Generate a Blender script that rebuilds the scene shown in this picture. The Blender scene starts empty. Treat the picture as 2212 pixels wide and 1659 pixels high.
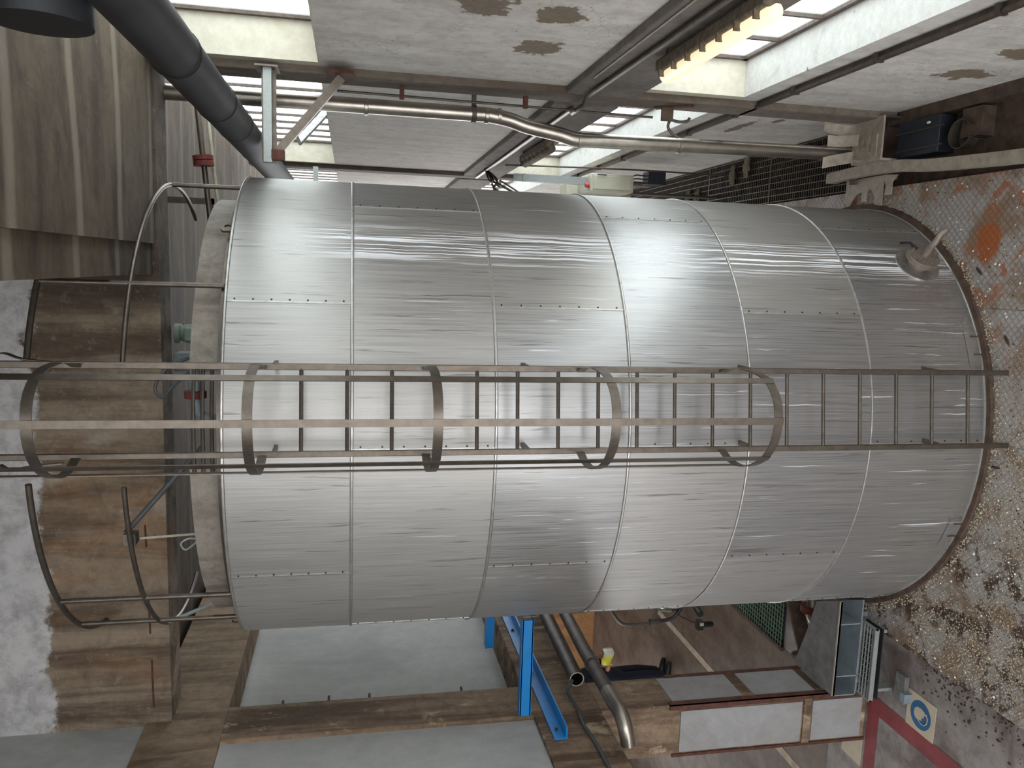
import bpy, bmesh, math, random
from mathutils import Vector, Matrix
random.seed(7)
C = bpy.context.scene.collection
S = bpy.context.scene
EYE = 5.12
# ------------------------------------------------------------------ camera
cam = bpy.data.cameras.new('camera'); camo = bpy.data.objects.new('camera', cam); C.objects.link(camo); S.camera = camo
cam.sensor_fit = 'HORIZONTAL'; cam.sensor_width = 36.0; cam.lens = 1728.0/2212*36
cam.clip_start = 0.05; cam.clip_end = 200
def calibrate():
    f = 1728.0
    def vp(x, y): return Vector((x-1106.0, y-829.5, f)).normalized()
    fw = vp(760, 572); dn = vp(9700, 870); dn = (dn-fw*dn.dot(fw)).normalized()
    up = -dn; rt = fw.cross(up)
    M = Matrix((rt, fw, up))            # rows: hall axes seen from the lens
    cx, cy, cz = M.col[0], M.col[1], M.col[2]
    R = Matrix((cx, -cy, -cz)).transposed()
    return R
camo.matrix_world = Matrix.Translation((0, 0, EYE)) @ calibrate().to_4x4()
# ------------------------------------------------------------------ sky, exposure
W = bpy.data.worlds.new('overcast_sky'); S.world = W; W.use_nodes = True
bg = W.node_tree.nodes['Background']; bg.inputs[0].default_value = (0.97, 0.985, 1.0, 1); bg.inputs[1].default_value = 4.9
S.view_settings.view_transform = 'Standard'; S.view_settings.look = 'None'
S.view_settings.gamma = 1; S.view_settings.use_curve_mapping = False
S.view_settings.exposure = 0.05

# ------------------------------------------------------------------ mesh helpers
class MB:
    def __init__(s): s.v = []; s.f = []; s.sm = []
    def add(s, vs, fs, smooth=False):
        o = len(s.v); s.v += [tuple(v) for v in vs]
        for f in fs: s.f.append([i+o for i in f]); s.sm.append(smooth)
        return s
    def box(s, x0, x1, y0, y1, z0, z1):
        vs = [(x, y, z) for z in (z0, z1) for y in (y0, y1) for x in (x0, x1)]
        return s.add(vs, [(0,2,3,1),(4,5,7,6),(0,1,5,4),(2,6,7,3),(0,4,6,2),(1,3,7,5)])
    def bar(s, a, b, w, h, up=(0,0,1)):
        a = Vector(a); b = Vector(b); d = (b-a).normalized(); u = Vector(up)
        if abs(d.dot(u)) > .98: u = Vector((0,1,0))
        r = d.cross(u).normalized(); u = r.cross(d)
        vs = []
        for p in (a, b):
            for sx, sy in ((-1,-1),(1,-1),(1,1),(-1,1)): vs.append(p + r*(sx*w/2) + u*(sy*h/2))
        return s.add(vs, [(3,2,1,0),(4,5,6,7),(0,1,5,4),(1,2,6,5),(2,3,7,6),(3,0,4,7)])
    def tube(s, pts, r, n=10, caps=True, closed=False):
        pts = [Vector(p) for p in pts]; k = len(pts); rs = r if isinstance(r, (list, tuple)) else [r]*k
        vs = []; ref = None
        for i, p in enumerate(pts):
            if closed: d = pts[(i+1) % k]-pts[i-1]
            else: d = pts[min(i+1, k-1)]-pts[max(i-1, 0)]
            d.normalize()
            if ref is None:
                ref = Vector((0,0,1)) if abs(d.z) < .9 else Vector((1,0,0))
            x = ref - d*ref.dot(d)
            if x.length < 1e-6: x = d.orthogonal()
            x.normalize(); ref = x; y = d.cross(x)
            for j in range(n):
                t = 2*math.pi*j/n; vs.append(p + (x*math.cos(t)+y*math.sin(t))*rs[i])
        fs = []
        m = k if closed else k-1
        for i in range(m):
            for j in range(n):
                a = i*n+j; b = i*n+(j+1) % n; c = ((i+1) % k)*n+(j+1) % n; d = ((i+1) % k)*n+j
                fs.append((a, b, c, d))
        s.add(vs, fs, True)
        if caps and not closed:
            o = len(s.v)-len(vs)
            s.f.append([o+j for j in range(n)][::-1]); s.sm.append(False)
            s.f.append([o+(k-1)*n+j for j in range(n)]); s.sm.append(False)
        return s
    def lathe(s, prof, n=32, org=(0,0,0), axis=(0,0,1), a0=0, a1=360, caps=False):
        ax = Vector(axis).normalized(); u = ax.orthogonal().normalized(); w = ax.cross(u)
        if abs(ax.z) > .99: u = Vector((0,-1,0)); w = Vector((1,0,0))
        full = abs(a1-a0) >= 360; m = n if full else n+1; vs = []
        for i in range(m):
            t = math.radians(a0+(a1-a0)*i/n); e = u*math.cos(t)+w*math.sin(t)
            for (r, z) in prof: vs.append(Vector(org)+e*r+ax*z)
        k = len(prof); fs = []
        for i in range(n):
            for j in range(k-1):
                a = i*k+j; b = ((i+1) % m)*k+j
                fs.append((a, b, b+1, a+1))
        return s.add(vs, fs, True)
    def strap(s, pts, w, t, up=(0,0,1)):
        """flat band following pts; w along up, t across"""
        pts = [Vector(p) for p in pts]; u = Vector(up); k = len(pts); vs = []
        for i, p in enumerate(pts):
            d = (pts[min(i+1, k-1)]-pts[max(i-1, 0)]).normalized(); r = d.cross(u).normalized()
            vs += [p-u*w/2-r*t/2, p-u*w/2+r*t/2, p+u*w/2+r*t/2, p+u*w/2-r*t/2]
        fs = []
        for i in range(k-1):
            for j in range(4): fs.append((i*4+j, i*4+(j+1) % 4, i*4+4+(j+1) % 4, i*4+4+j))
        fs += [(3,2,1,0), tuple((k-1)*4+j for j in range(4))]
        return s.add(vs, fs, False)
    def prism(s, poly, fn, t):
        """poly 2D list; fn(a,b,c)->3D; thickness t along c"""
        n = len(poly); vs = [fn(a, b, 0) for a, b in poly]+[fn(a, b, t) for a, b in poly]
        fs = [tuple(range(n))[::-1], tuple(range(n, 2*n))]+[(i, (i+1) % n, (i+1) % n+n, i+n) for i in range(n)]
        return s.add(vs, fs)
    def ball(s, c, r, n=8, sc=(1,1,1)):
        vs = []; fs = []; m = n*2
        for i in range(n+1):
            p = math.pi*i/n
            for j in range(m):
                t = 2*math.pi*j/m
                vs.append((c[0]+r*sc[0]*math.sin(p)*math.cos(t), c[1]+r*sc[1]*math.sin(p)*math.sin(t), c[2]+r*sc[2]*math.cos(p)))
        for i in range(n):
            for j in range(m): fs.append((i*m+j, i*m+(j+1) % m, (i+1)*m+(j+1) % m, (i+1)*m+j))
        return s.add(vs, fs, True)
    def mesh(s, name):
        me = bpy.data.meshes.new(name); me.from_pydata(s.v, [], s.f)
        me.polygons.foreach_set('use_smooth', s.sm); me.validate(); me.update()
        bm = bmesh.new(); bm.from_mesh(me); bmesh.ops.recalc_face_normals(bm, faces=bm.faces); bm.to_mesh(me); bm.free()
        try: me.set_sharp_from_angle(angle=math.radians(40))
        except Exception: pass
        return me
    def build(s, name, m, parent=None, bevel=0):
        me = s.mesh(name); me.materials.append(m)
        o = bpy.data.objects.new(name, me); C.objects.link(o)
        if parent: attach(o, parent)
        if bevel:
            b = o.modifiers.new('bevel', 'BEVEL'); b.width = bevel; b.segments = 2; b.limit_method = 'ANGLE'
        return o
def attach(o, parent):
    o.parent = parent; o.matrix_parent_inverse = Matrix.Translation(parent.location).inverted()
def thing(name, label, cat, loc=(0,0,0), group=None):
    o = bpy.data.objects.new(name, None); C.objects.link(o); o.location = loc; o.empty_display_size = .1
    return tag(o, label, cat, group)
def tag(o, label, cat, group=None):
    o['label'] = label; o['category'] = cat
    if group: o['group'] = group
    return o
def struct(o): o['kind'] = 'structure'; return o
def structure(name, loc=(0,0,0)):
    o = bpy.data.objects.new(name, None); C.objects.link(o); o.location = loc; o['kind'] = 'structure'; return o

# ------------------------------------------------------------------ materials
def rgb(r, g, b):
    l = lambda c: (c/255/12.92 if c/255 <= .04045 else ((c/255+.055)/1.055)**2.4)
    return (l(r), l(g), l(b), 1)
class NT:
    def __init__(s, name):
        s.m = bpy.data.materials.new(name); s.m.use_nodes = True; s.t = s.m.node_tree; s.n = s.t.nodes
        s.p = s.n['Principled BSDF']; s.c = s.n.new('ShaderNodeTexCoord').outputs['Object']
        g = s.n.new('ShaderNodeNewGeometry'); s.pos = g.outputs['Position']
    def put(s, sock, v):
        if hasattr(v, 'is_output') or isinstance(v, bpy.types.NodeSocket): s.t.links.new(v, sock)
        else: sock.default_value = v
    def math(s, op, a, b=0.0, c=None, clamp=False):
        n = s.n.new('ShaderNodeMath'); n.operation = op; n.use_clamp = clamp; s.put(n.inputs[0], a); s.put(n.inputs[1], b)
        if c is not None: s.put(n.inputs[2], c)
        return n.outputs[0]
    def scale(s, vec, sc):
        n = s.n.new('ShaderNodeVectorMath'); n.operation = 'MULTIPLY'; s.put(n.inputs[0], vec); n.inputs[1].default_value = sc; return n.outputs[0]
    def noise(s, vec, scale=5, detail=4, rough=.6, dist=0):
        n = s.n.new('ShaderNodeTexNoise'); s.put(n.inputs['Vector'], vec); n.inputs['Scale'].default_value = scale
        n.inputs['Detail'].default_value = detail; n.inputs['Roughness'].default_value = rough; n.inputs['Distortion'].default_value = dist
        return n.outputs[0]
    def step(s, v, a, b):
        n = s.n.new('ShaderNodeMapRange'); n.interpolation_type = 'SMOOTHSTEP'; s.put(n.inputs[0], v)
        n.inputs[1].default_value = a; n.inputs[2].default_value = b; return n.outputs[0]
    def lin(s, v, a, b, c=0.0, d=1.0):
        n = s.n.new('ShaderNodeMapRange'); s.put(n.inputs[0], v)
        for i, q in enumerate((a, b, c, d)): n.inputs[i+1].default_value = q
        return n.outputs[0]
    def mix(s, f, a, b):
        n = s.n.new('ShaderNodeMix'); n.data_type = 'RGBA'; s.put(n.inputs[0], f); s.put(n.inputs[6], a); s.put(n.inputs[7], b); return n.outputs[2]
    def sep(s, v):
        n = s.n.new('ShaderNodeSeparateXYZ'); s.put(n.inputs[0], v); return n.outputs
    def comb(s, x, y, z):
        n = s.n.new('ShaderNodeCombineXYZ'); s.put(n.inputs[0], x); s.put(n.inputs[1], y); s.put(n.inputs[2], z); return n.outputs[0]
    def bump(s, h, strength=.3, dist=.01):
        n = s.n.new('ShaderNodeBump'); n.inputs['Strength'].default_value = strength; n.inputs['Distance'].default_value = dist
        s.put(n.inputs['Height'], h); s.put(s.p.inputs['Normal'], n.outputs[0])
    def done(s, col=None, rough=None, metal=None, spec=None):
        if col is not None: s.put(s.p.inputs['Base Color'], col)
        if rough is not None: s.put(s.p.inputs['Roughness'], rough)
        if metal is not None: s.put(s.p.inputs['Metallic'], metal)
        if spec is not None: s.put(s.p.inputs['Specular IOR Level'], spec)
        return s.m
def simple(name, col, rough=.6, metal=0, var=.12, scale=8, bump=.1, dirt=None, dirt_amt=(.55, .75)):
    k = NT(name); a = k.noise(k.pos, scale, 5)
    d = tuple(c*(1-var*2.2) for c in col[:3])+(1,); l = tuple(min(1, c*(1+var)) for c in col[:3])+(1,)
    c = k.mix(k.lin(a, .3, .7), d, l)
    if dirt: c = k.mix(k.step(k.noise(k.pos, scale*.6, 6, .65), *dirt_amt), c, dirt)
    k.bump(k.noise(k.pos, scale*6, 4), bump, .004)
    return k.done(c, rough, metal)
def concrete(name, base, stain, light=None, sc=1.0, streak=(1, 1, .18), amt=(.42, .72), lamt=(.58, .72), bump=.35, board=None, rough=.85, mot=1.0):
    k = NT(name); v = k.pos; sv = k.scale(v, streak)
    c = k.mix(k.step(k.noise(sv, 2.2*sc, 6, .62, .6), *amt), base, stain)
    c = k.mix(k.lin(k.noise(v, 14*sc, 5, .7), .35, .75, 0, .35), c, tuple(x*.55 for x in base[:3])+(1,))
    c = k.mix(k.lin(k.noise(v, 5.5*sc, 9, .78, .3), .44, .66, 0, .5*mot), c, tuple(x*.6 for x in stain[:3])+(1,))
    c = k.mix(k.lin(k.noise(v, 9*sc, 8, .8, .2), .56, .72, 0, .4*mot), c, tuple(min(1, x*1.35) for x in base[:3])+(1,))
    if light: c = k.mix(k.step(k.noise(k.scale(v, (1, 1, .5)), 3.1*sc, 5, .7, .4), *lamt), c, light)
    h = k.noise(v, 25*sc, 5, .7)
    if board is not None:
        w = k.n.new('ShaderNodeTexWave'); w.wave_type = 'BANDS'; w.bands_direction = board[0]; w.inputs['Scale'].default_value = board[1]
        w.inputs['Distortion'].default_value = 2.5; w.inputs['Detail'].default_value = 2; k.put(w.inputs['Vector'], v)
        ln = k.step(w.outputs[1], .93, 1.0); c = k.mix(k.math('MULTIPLY', ln, .45), c, board[2])
    k.bump(h, bump, .008)
    return k.done(c, rough, 0, .3)
def plaster(name, base, spots, dark=(150,146,140)):
    """painted plaster; spots: (y,z,ry,rz) areas where the paint has come off"""
    k = NT(name); v = k.pos; xyz = k.sep(v)
    c = k.mix(k.lin(k.noise(k.scale(v, (1, 1.6, .5)), 2.5, 5, .65), .3, .75), base, rgb(*dark))
    sp = k.noise(v, 34, 4, .75); pt = k.step(k.noise(k.scale(v, (1, .7, 1)), 3.5, 3), .5, .66)
    c = k.mix(k.math('MULTIPLY', k.step(sp, .54, .66), k.math('MULTIPLY', pt, .85)), c, rgb(118, 110, 102))
    c = k.mix(k.lin(k.noise(v, 7, 9, .8, .3), .46, .68, 0, .38), c, rgb(128, 120, 112))
    n = k.noise(v, 5, 5, .7); tot = None
    for (y, z, ry, rz) in spots:
        a = k.math('DIVIDE', k.math('SUBTRACT', xyz[1], y), ry); b = k.math('DIVIDE', k.math('SUBTRACT', xyz[2], z), rz)
        d = k.math('SQRT', k.math('ADD', k.math('MULTIPLY', a, a), k.math('MULTIPLY', b, b)))
        d = k.math('ADD', d, k.lin(n, .3, .7, -.55, .55)); m = k.step(d, 1.0, .86)
        tot = m if tot is None else k.math('MAXIMUM', tot, m)
    if tot is not None: c = k.mix(tot, c, k.mix(k.noise(v, 22, 3), rgb(112, 98, 82), rgb(140, 128, 112)))
    k.bump(k.math('ADD', k.noise(v, 30, 5, .7), k.math('MULTIPLY', sp, .6)), .35, .006)
    return k.done(c, .85, 0, .3)

M = {}
SPOTS_U = [(5.12, 4.33, .26, .18), (5.2, 3.80, .17, .17), (5.99, 3.77, .2, .17)]
M['panel_near'] = plaster('plaster_upper_panels', rgb(226, 222, 216), SPOTS_U, (190, 185, 178))
M['panel_low'] = plaster('plaster_lower_panels', rgb(222, 218, 212), [(5.65, .5, .17, .2), (5.05, .5, .14, .2), (8.3, 1.02, .4, .06), (7.85, .82, .12, .05)], (186, 181, 175))
M['reveal'] = concrete('whitewashed_reveal', rgb(212, 206, 190), rgb(182, 172, 146), None, 1.2, (1, 1, .6), (.5, .85), bump=.25, mot=.35)
M['sill'] = concrete('whitewashed_sill', rgb(214, 212, 208), rgb(176, 170, 160), rgb(112, 102, 92), 1.6, (1, 1, 1), (.55, .8), (.66, .74), bump=.3, mot=.35)
M['beam'] = concrete('grey_beam_concrete', rgb(128, 121, 114), rgb(92, 85, 79), None, 1.1, (1, .3, 1), (.4, .75))
M['column'] = concrete('column_concrete', rgb(124, 114, 104), rgb(88, 76, 66), rgb(150, 128, 104), 1.3, (1, 1, .12), (.4, .7), (.62, .75))
M['ceiling'] = concrete('board_marked_ceiling', rgb(98, 86, 71), rgb(62, 52, 43), rgb(126, 115, 99), 1.0, (.4, 1.3, 1), (.4, .7), (.62, .8), board=('Y', .33, rgb(150, 141, 126)))
M['ceiling_far'] = concrete('far_ceiling_concrete', rgb(82, 70, 57), rgb(44, 37, 31), rgb(110, 99, 86), 1.0, (.5, 1.6, 1), (.4, .72), (.68, .8), board=('Y', .4, rgb(106, 97, 84)))
M['floor'] = concrete('grey_floor_paint', rgb(156, 149, 146), rgb(104, 88, 80), rgb(186, 181, 179), .8, (1, 1, 1), (.42, .68), (.6, .8), bump=.2, rough=.6)
M['aisle'] = concrete('aisle_floor', rgb(122, 106, 94), rgb(80, 64, 54), rgb(150, 128, 108), .6, (1, .5, 1), (.4, .7), (.62, .8), bump=.2, rough=.55)
M['left_white'] = concrete('pale_grey_wall_paint', rgb(188, 189, 187), rgb(158, 159, 158), None, .5, (1, 1, .6), (.4, .8), bump=.15, mot=.12)
M['left_beam'] = concrete('streaky_beam_concrete', rgb(150, 128, 106), rgb(88, 70, 56), rgb(186, 166, 138), 1.7, (1, 1.4, .14), (.36, .64), (.56, .7))
M['left_top'] = concrete('dark_brown_beam_concrete', rgb(150, 130, 108), rgb(96, 78, 62), rgb(184, 170, 152), 1.2, (1, 1.6, .2), (.4, .7), (.68, .78))
M['back'] = concrete('ochre_back_wall', rgb(178, 132, 88), rgb(130, 92, 62), rgb(190, 150, 110), .8, (1, 1, .2), (.4, .7))
M['dark'] = simple('dark_void_paint', rgb(58, 50, 44), .9)
M['steel'] = simple('dull_steel', rgb(112, 103, 94), .42, .85, .12, 14, .05, rgb(108, 88, 70), (.6, .8))
M['steel_dark'] = simple('dark_dull_steel', rgb(92, 84, 76), .5, .6, .15, 14, .08)
M['scrap'] = simple('dusty_scrap_steel', rgb(172, 162, 148), .6, .25, .12, 14, .1, rgb(110, 94, 78), (.6, .8))
M['stainless'] = simple('stainless_pipe', rgb(176, 168, 158), .33, .95, .1, 6, .03, rgb(130, 115, 100), (.58, .8))
M['galv'] = simple('galvanised_sheet', rgb(166, 172, 170), .5, .5, .06, 30, .03)
M['grey_paint'] = simple('blue_grey_paint', rgb(132, 142, 148), .5, .1, .1, 6, .05, rgb(92, 86, 82), (.6, .8))
M['step_plate'] = simple('speckled_grey_plate', rgb(124, 122, 122), .55, .2, .14, 9, .1, rgb(86, 74, 66), (.55, .75))
M['rust'] = simple('rusty_steel', rgb(94, 56, 44), .8, .1, .25, 16, .3, rgb(70, 42, 34))
M['rust_dark'] = simple('dark_rusted_steel', rgb(92, 74, 62), .8, .15, .25, 10, .3, rgb(58, 44, 36))
M['red_flange'] = simple('red_oxide_flange', rgb(104, 44, 36), .7, .1, .15, 20, .1)
M['black_pipe'] = simple('black_lagging', rgb(38, 38, 42), .62, .1, .2, 5, .12)
M['dark_pipe'] = simple('dark_grey_pipe', rgb(88, 82, 78), .5, .4, .2, 8, .08, rgb(60, 50, 44))
M['blue'] = simple('bright_blue_paint', rgb(24, 128, 200), .45, 0, .06, 6, .03)
M['black'] = simple('black_plastic', rgb(24, 24, 26), .5)
M['cream'] = simple('cream_enamel', rgb(205, 202, 182), .45, 0, .06, 5, .03, rgb(120, 112, 98), (.66, .8))
M['red'] = simple('red_button', rgb(205, 60, 60), .4)
M['green'] = simple('green_mesh_paint', rgb(98, 128, 106), .6)
M['motor'] = simple('grey_green_motor_paint', rgb(128, 142, 130), .5)
M['dark_blue'] = simple('dark_blue_sheet', rgb(46, 52, 62), .5, .3)
M['cloth_glove'] = simple('dirty_work_glove', rgb(146, 134, 116), .95, 0, .25, 40, .5)
M['housing'] = simple('grimy_lamp_housing', rgb(116, 104, 88), .8, 0, .25, 22, .4)
M['line'] = simple('worn_line_paint', rgb(190, 170, 150), .8, 0, .15, 12, .1)
M['red_line'] = simple('red_floor_paint', rgb(140, 60, 64), .7, 0, .14, 5, .1, rgb(128, 84, 70), (.6, .8))
M['sign_white'] = simple('worn_sign_sheet', rgb(196, 182, 158), .6, 0, .06, 8, .03)
M['sign_blue'] = simple('sign_blue_print', rgb(36, 96, 140), .55, 0, .1, 8, .02)
M['col_patch'] = concrete('pale_column_paint', rgb(160, 159, 160), rgb(132, 122, 114), None, .8, (1, 1, .5), (.4, .8), bump=.12, mot=.4)
M['trousers'] = simple('navy_work_trousers', rgb(18, 22, 38), .9, 0, .15, 12, .2)
M['boot'] = simple('black_boot', rgb(18, 18, 20), .6)
M['skin'] = simple('skin', rgb(196, 140, 112), .6)
M['hivis'] = simple('yellow_plastic_bag', rgb(214, 206, 60), .5, 0, .1, 14, .2)
M['bag_white'] = simple('translucent_bag_top', rgb(206, 206, 190), .5)
M['cable'] = simple('grey_cable', rgb(72, 74, 76), .6)
M['hose'] = simple('pale_rod', rgb(186, 178, 160), .5, .3)
M['flange_steel'] = simple('dirty_flange_steel', rgb(146, 134, 124), .55, .5, .14, 14, .1, rgb(100, 86, 74), (.58, .75))
def glass(name, tint, tr):
    k = NT(name); o = k.n['Material Output']; t = k.n.new('ShaderNodeBsdfTransparent'); t.inputs[0].default_value = tint
    g = k.n.new('ShaderNodeBsdfTranslucent'); g.inputs[0].default_value = tint
    mx = k.n.new('ShaderNodeMixShader'); mx.inputs[0].default_value = tr
    k.t.links.new(t.outputs[0], mx.inputs[1]); k.t.links.new(g.outputs[0], mx.inputs[2])
    gl = k.n.new('ShaderNodeBsdfGlossy'); gl.inputs['Roughness'].default_value = .15
    m2 = k.n.new('ShaderNodeMixShader'); m2.inputs[0].default_value = .06
    k.t.links.new(mx.outputs[0], m2.inputs[1]); k.t.links.new(gl.outputs[0], m2.inputs[2]); k.t.links.new(m2.outputs[0], o.inputs[0])
    return k.m
M['glass'] = glass('window_glass', (.93, .97, .97, 1), .2)
def emit(name, col, s):
    k = NT(name); k.p.inputs['Emission Color'].default_value = col; k.p.inputs['Emission Strength'].default_value = s; return k.done(col, .4)
M['tube'] = emit('lit_diffuser', rgb(255, 232, 190), .85)
def beam_face():
    """cross beam: rain streaks, rust, whitewash peeling along its top"""
    k = NT('rain_streaked_cross_beam'); v = k.pos; x, y, z = k.sep(v)
    sv = k.scale(v, (1, 1, .1)); n1 = k.noise(sv, 3.4, 7, .68, .5); n2 = k.noise(k.scale(v, (1, 1, .25)), 1.3, 5, .6, .5)
    c = k.mix(k.step(n1, .38, .66), rgb(146, 130, 112), rgb(84, 70, 58))
    left = k.math('MULTIPLY', k.step(x, -1.2, -2.4), k.step(x, -3.9, -3.3))
    c = k.mix(k.math('MULTIPLY', k.step(n2, .44, .62), k.math('MULTIPLY', left, .6)), c, rgb(160, 116, 76))
    c = k.mix(k.math('MULTIPLY', k.step(k.noise(k.scale(v, (1, 1, .6)), 1.9, 4), .55, .68), .6), c, rgb(176, 168, 156))
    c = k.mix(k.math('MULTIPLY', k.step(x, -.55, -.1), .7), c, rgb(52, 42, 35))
    e = k.math('ADD', z, k.lin(k.noise(v, 2.2, 6, .7), .3, .7, -.11, .11))
    c = k.mix(k.step(e, 7.66, 7.72), c, k.mix(k.noise(v, 3, 5), rgb(214, 212, 210), rgb(168, 166, 168)))
    c = k.mix(k.lin(k.noise(v, 6, 9, .78, .3), .44, .68, 0, .5), c, rgb(72, 60, 50))
    c = k.mix(k.lin(k.noise(v, 11, 8, .8), .56, .72, 0, .4), c, rgb(190, 176, 156))
    k.bump(k.noise(v, 18, 7, .75), .6, .015)
    return k.done(c, .85, 0, .3)
M['cross_beam'] = beam_face()
def cladding():
    """brushed aluminium sheet with drip marks running down"""
    k = NT('brushed_aluminium_cladding'); x, y, z = k.sep(k.pos)
    dx = k.math('ADD', x, 1.276); dy = k.math('SUBTRACT', 7.546, y)
    s = k.math('MULTIPLY', k.math('ARCTAN2', dx, dy), 2.0)
    fine = k.noise(k.comb(s, 0.0, k.math('MULTIPLY', z, .012)), 95, 3, .6)
    wob = k.math('MULTIPLY', k.noise(k.comb(s, 0.0, z), 2.2, 3), .05)
    sw = k.math('ADD', s, wob)
    d1 = k.noise(k.comb(sw, 3.0, k.math('MULTIPLY', z, .012)), 58, 2, .5)
    seg = k.noise(k.comb(k.math('MULTIPLY', s, 14), 7.0, k.math('MULTIPLY', z, .9)), 1.6, 3)
    band = k.step(k.math('ABSOLUTE', k.math('SUBTRACT', s, 1.62)), .26, .06)
    thin = k.math('MULTIPLY', k.step(d1, .63, .68), k.step(seg, .5, .58))
    heavy = k.math('MULTIPLY', band, k.step(d1, .50, .58))
    heavy = k.math('MULTIPLY', heavy, k.step(z, 6.2, 4.9))
    lo = k.step(z, 5.6, 3.6)
    white = k.math('MAXIMUM', k.math('MULTIPLY', thin, k.math('MULTIPLY', lo, .7)), heavy, clamp=True)
    d2 = k.noise(k.comb(sw, 9.0, k.math('MULTIPLY', z, .02)), 62, 2, .5)
    darkm = k.math('MULTIPLY', k.step(d2, .58, .66), k.math('MULTIPLY', k.step(seg, .52, .4), .6))
    inf = k.n.new('ShaderNodeObjectInfo').outputs['Random']
    base = k.mix(k.lin(inf, 0, 1), rgb(154, 155, 158), rgb(168, 164, 159))
    base = k.mix(k.lin(fine, .35, .65), base, rgb(184, 182, 179))
    base = k.mix(darkm, base, rgb(96, 88, 78))
    dust = k.math('MULTIPLY', k.step(z, 1.1, .0), k.step(k.noise(k.comb(s, 0.0, z), 38, 4, .75), .5, .66))
    base = k.mix(k.math('MULTIPLY', dust, .5), base, rgb(176, 166, 146))
    base = k.mix(white, base, rgb(236, 238, 242))
    rough = k.math('ADD', k.math('ADD', k.lin(fine, .3, .7, .32, .44), k.math('MULTIPLY', inf, .12)), k.math('MULTIPLY', white, .3))
    met = k.math('SUBTRACT', .78, k.math('ADD', k.math('MULTIPLY', white, .8), k.math('MULTIPLY', dust, .4)), clamp=True)
    k.p.inputs['Anisotropic'].default_value = .55
    tn = k.n.new('ShaderNodeTangent'); tn.direction_type = 'RADIAL'; tn.axis = 'Z'; k.put(k.p.inputs['Tangent'], tn.outputs[0])
    wav = k.noise(k.comb(k.math('MULTIPLY', s, .9), k.math('MULTIPLY', inf, 20.0), k.math('MULTIPLY', z, .5)), 1.6, 2, .4)
    k.bump(k.math('ADD', k.math('MULTIPLY', wav, 1.0), k.math('MULTIPLY', fine, .02)), .35, .05)
    return k.done(base, rough, met)
M['clad'] = cladding()
M['bead'] = simple('seam_bead', rgb(196, 194, 190), .4, .9, .1, 20, .02)
M['rivet'] = simple('dark_rivet', rgb(64, 60, 58), .5, .5)
M['collar'] = concrete('grey_collar_sheet', rgb(152, 144, 134), rgb(112, 100, 88), None, 2.0, (1, 1, .3), (.45, .8), bump=.15, rough=.6)
def tread():
    """diamond tread plate: grey paint worn to rust, spilt grain husk stains"""
    k = NT('diamond_tread_plate'); v = k.pos; x, y, z = k.sep(v)
    def lines(sgn):
        a = k.math('ADD', x, k.math('MULTIPLY', y, sgn)); f = k.math('FRACT', k.math('MULTIPLY', a, 15.0))
        return k.step(k.math('ABSOLUTE', k.math('SUBTRACT', f, .5)), .14, .04)
    rib = k.math('MAXIMUM', lines(1.0), lines(-1.0))
    n = k.noise(v, 2.0, 5, .65, .5); n2 = k.noise(v, 3.6, 5, .7, .4)
    c = k.mix(k.step(n, .42, .62), rgb(168, 163, 159), rgb(136, 112, 92))
    c = k.mix(k.math('MULTIPLY', k.step(n2, .52, .64), k.step(x, -1.2, .1)), c, rgb(160, 100, 64))
    c = k.mix(k.math('MULTIPLY', k.step(n2, .48, .58), k.step(x, -1.9, -2.3)), c, rgb(72, 52, 42))
    ra = k.math('DIVIDE', k.math('SUBTRACT', x, .36), .2); rb_ = k.math('DIVIDE', k.math('SUBTRACT', y, 5.78), .13)
    rr = k.math('ADD', k.math('SQRT', k.math('ADD', k.math('MULTIPLY', ra, ra), k.math('MULTIPLY', rb_, rb_))), k.lin(n2, .3, .7, -.4, .4))
    c = k.mix(k.step(rr, 1.1, .7), c, rgb(164, 88, 40))
    h = k.noise(v, 30, 5, .75); c = k.mix(k.math('MULTIPLY', k.step(h, .55, .68), k.step(k.noise(v, 1.1, 3), .42, .58)), c, rgb(150, 130, 104))
    c = k.mix(k.math('MULTIPLY', rib, .35), c, rgb(92, 82, 74))
    k.bump(k.math('ADD', rib, k.math('MULTIPLY', h, .5)), .6, .006)
    return k.done(c, k.lin(n, .3, .7, .45, .75), .15)
M['tread'] = tread()

# ------------------------------------------------------------------ the setting
FZ = -.12
struct(MB().box(-9.6, 2.0, -4, 21, FZ-.3, FZ).build('floor', M['floor']))
# right wall: panels, beams, columns, windows; frame bays along the hall
WX = 1.61; WO = 1.97
def wall_piece(parent, name, m, x0, x1, y0, y1, z0, z1, bev=0): return MB().box(x0, x1, y0, y1, z0, z1).build(name, m, parent, bev)
wr = structure('wall_right', (WX, 5, 0))
bays = [(-4.0, 6.95), (7.52, 13.6), (14.25, 20.6)]
cols = [(7.07, 7.42), (13.75, 14.1)]
for (a, b) in bays:
    wall_piece(wr, 'upper_panel', M['panel_near'], WX, WO+.05, a, b+.12, 3.28, 5.39)
    wall_piece(wr, 'lower_panel', M['panel_low'], WX, WO+.05, a, b+.12, FZ, 1.66)
    wall_piece(wr, 'window_sill', M['sill'], WX-.002, WO+.05, a, b, 1.655, 1.668)
    wall_piece(wr, 'upper_window_sill', M['reveal'], WX-.002, WO+.05, a, b, 5.385, 5.395)
    wall_piece(wr, 'jamb', M['reveal'], WX, WO+.05, b, b+.12, 1.66, 2.66)
    wall_piece(wr, 'jamb', M['reveal'], WX, WO+.05, b, b+.12, 5.39, 6.75)
    wall_piece(wr, 'beam', M['beam'], 1.545, WO+.05, a, b+.12, 2.655, 3.285, .012)
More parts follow.
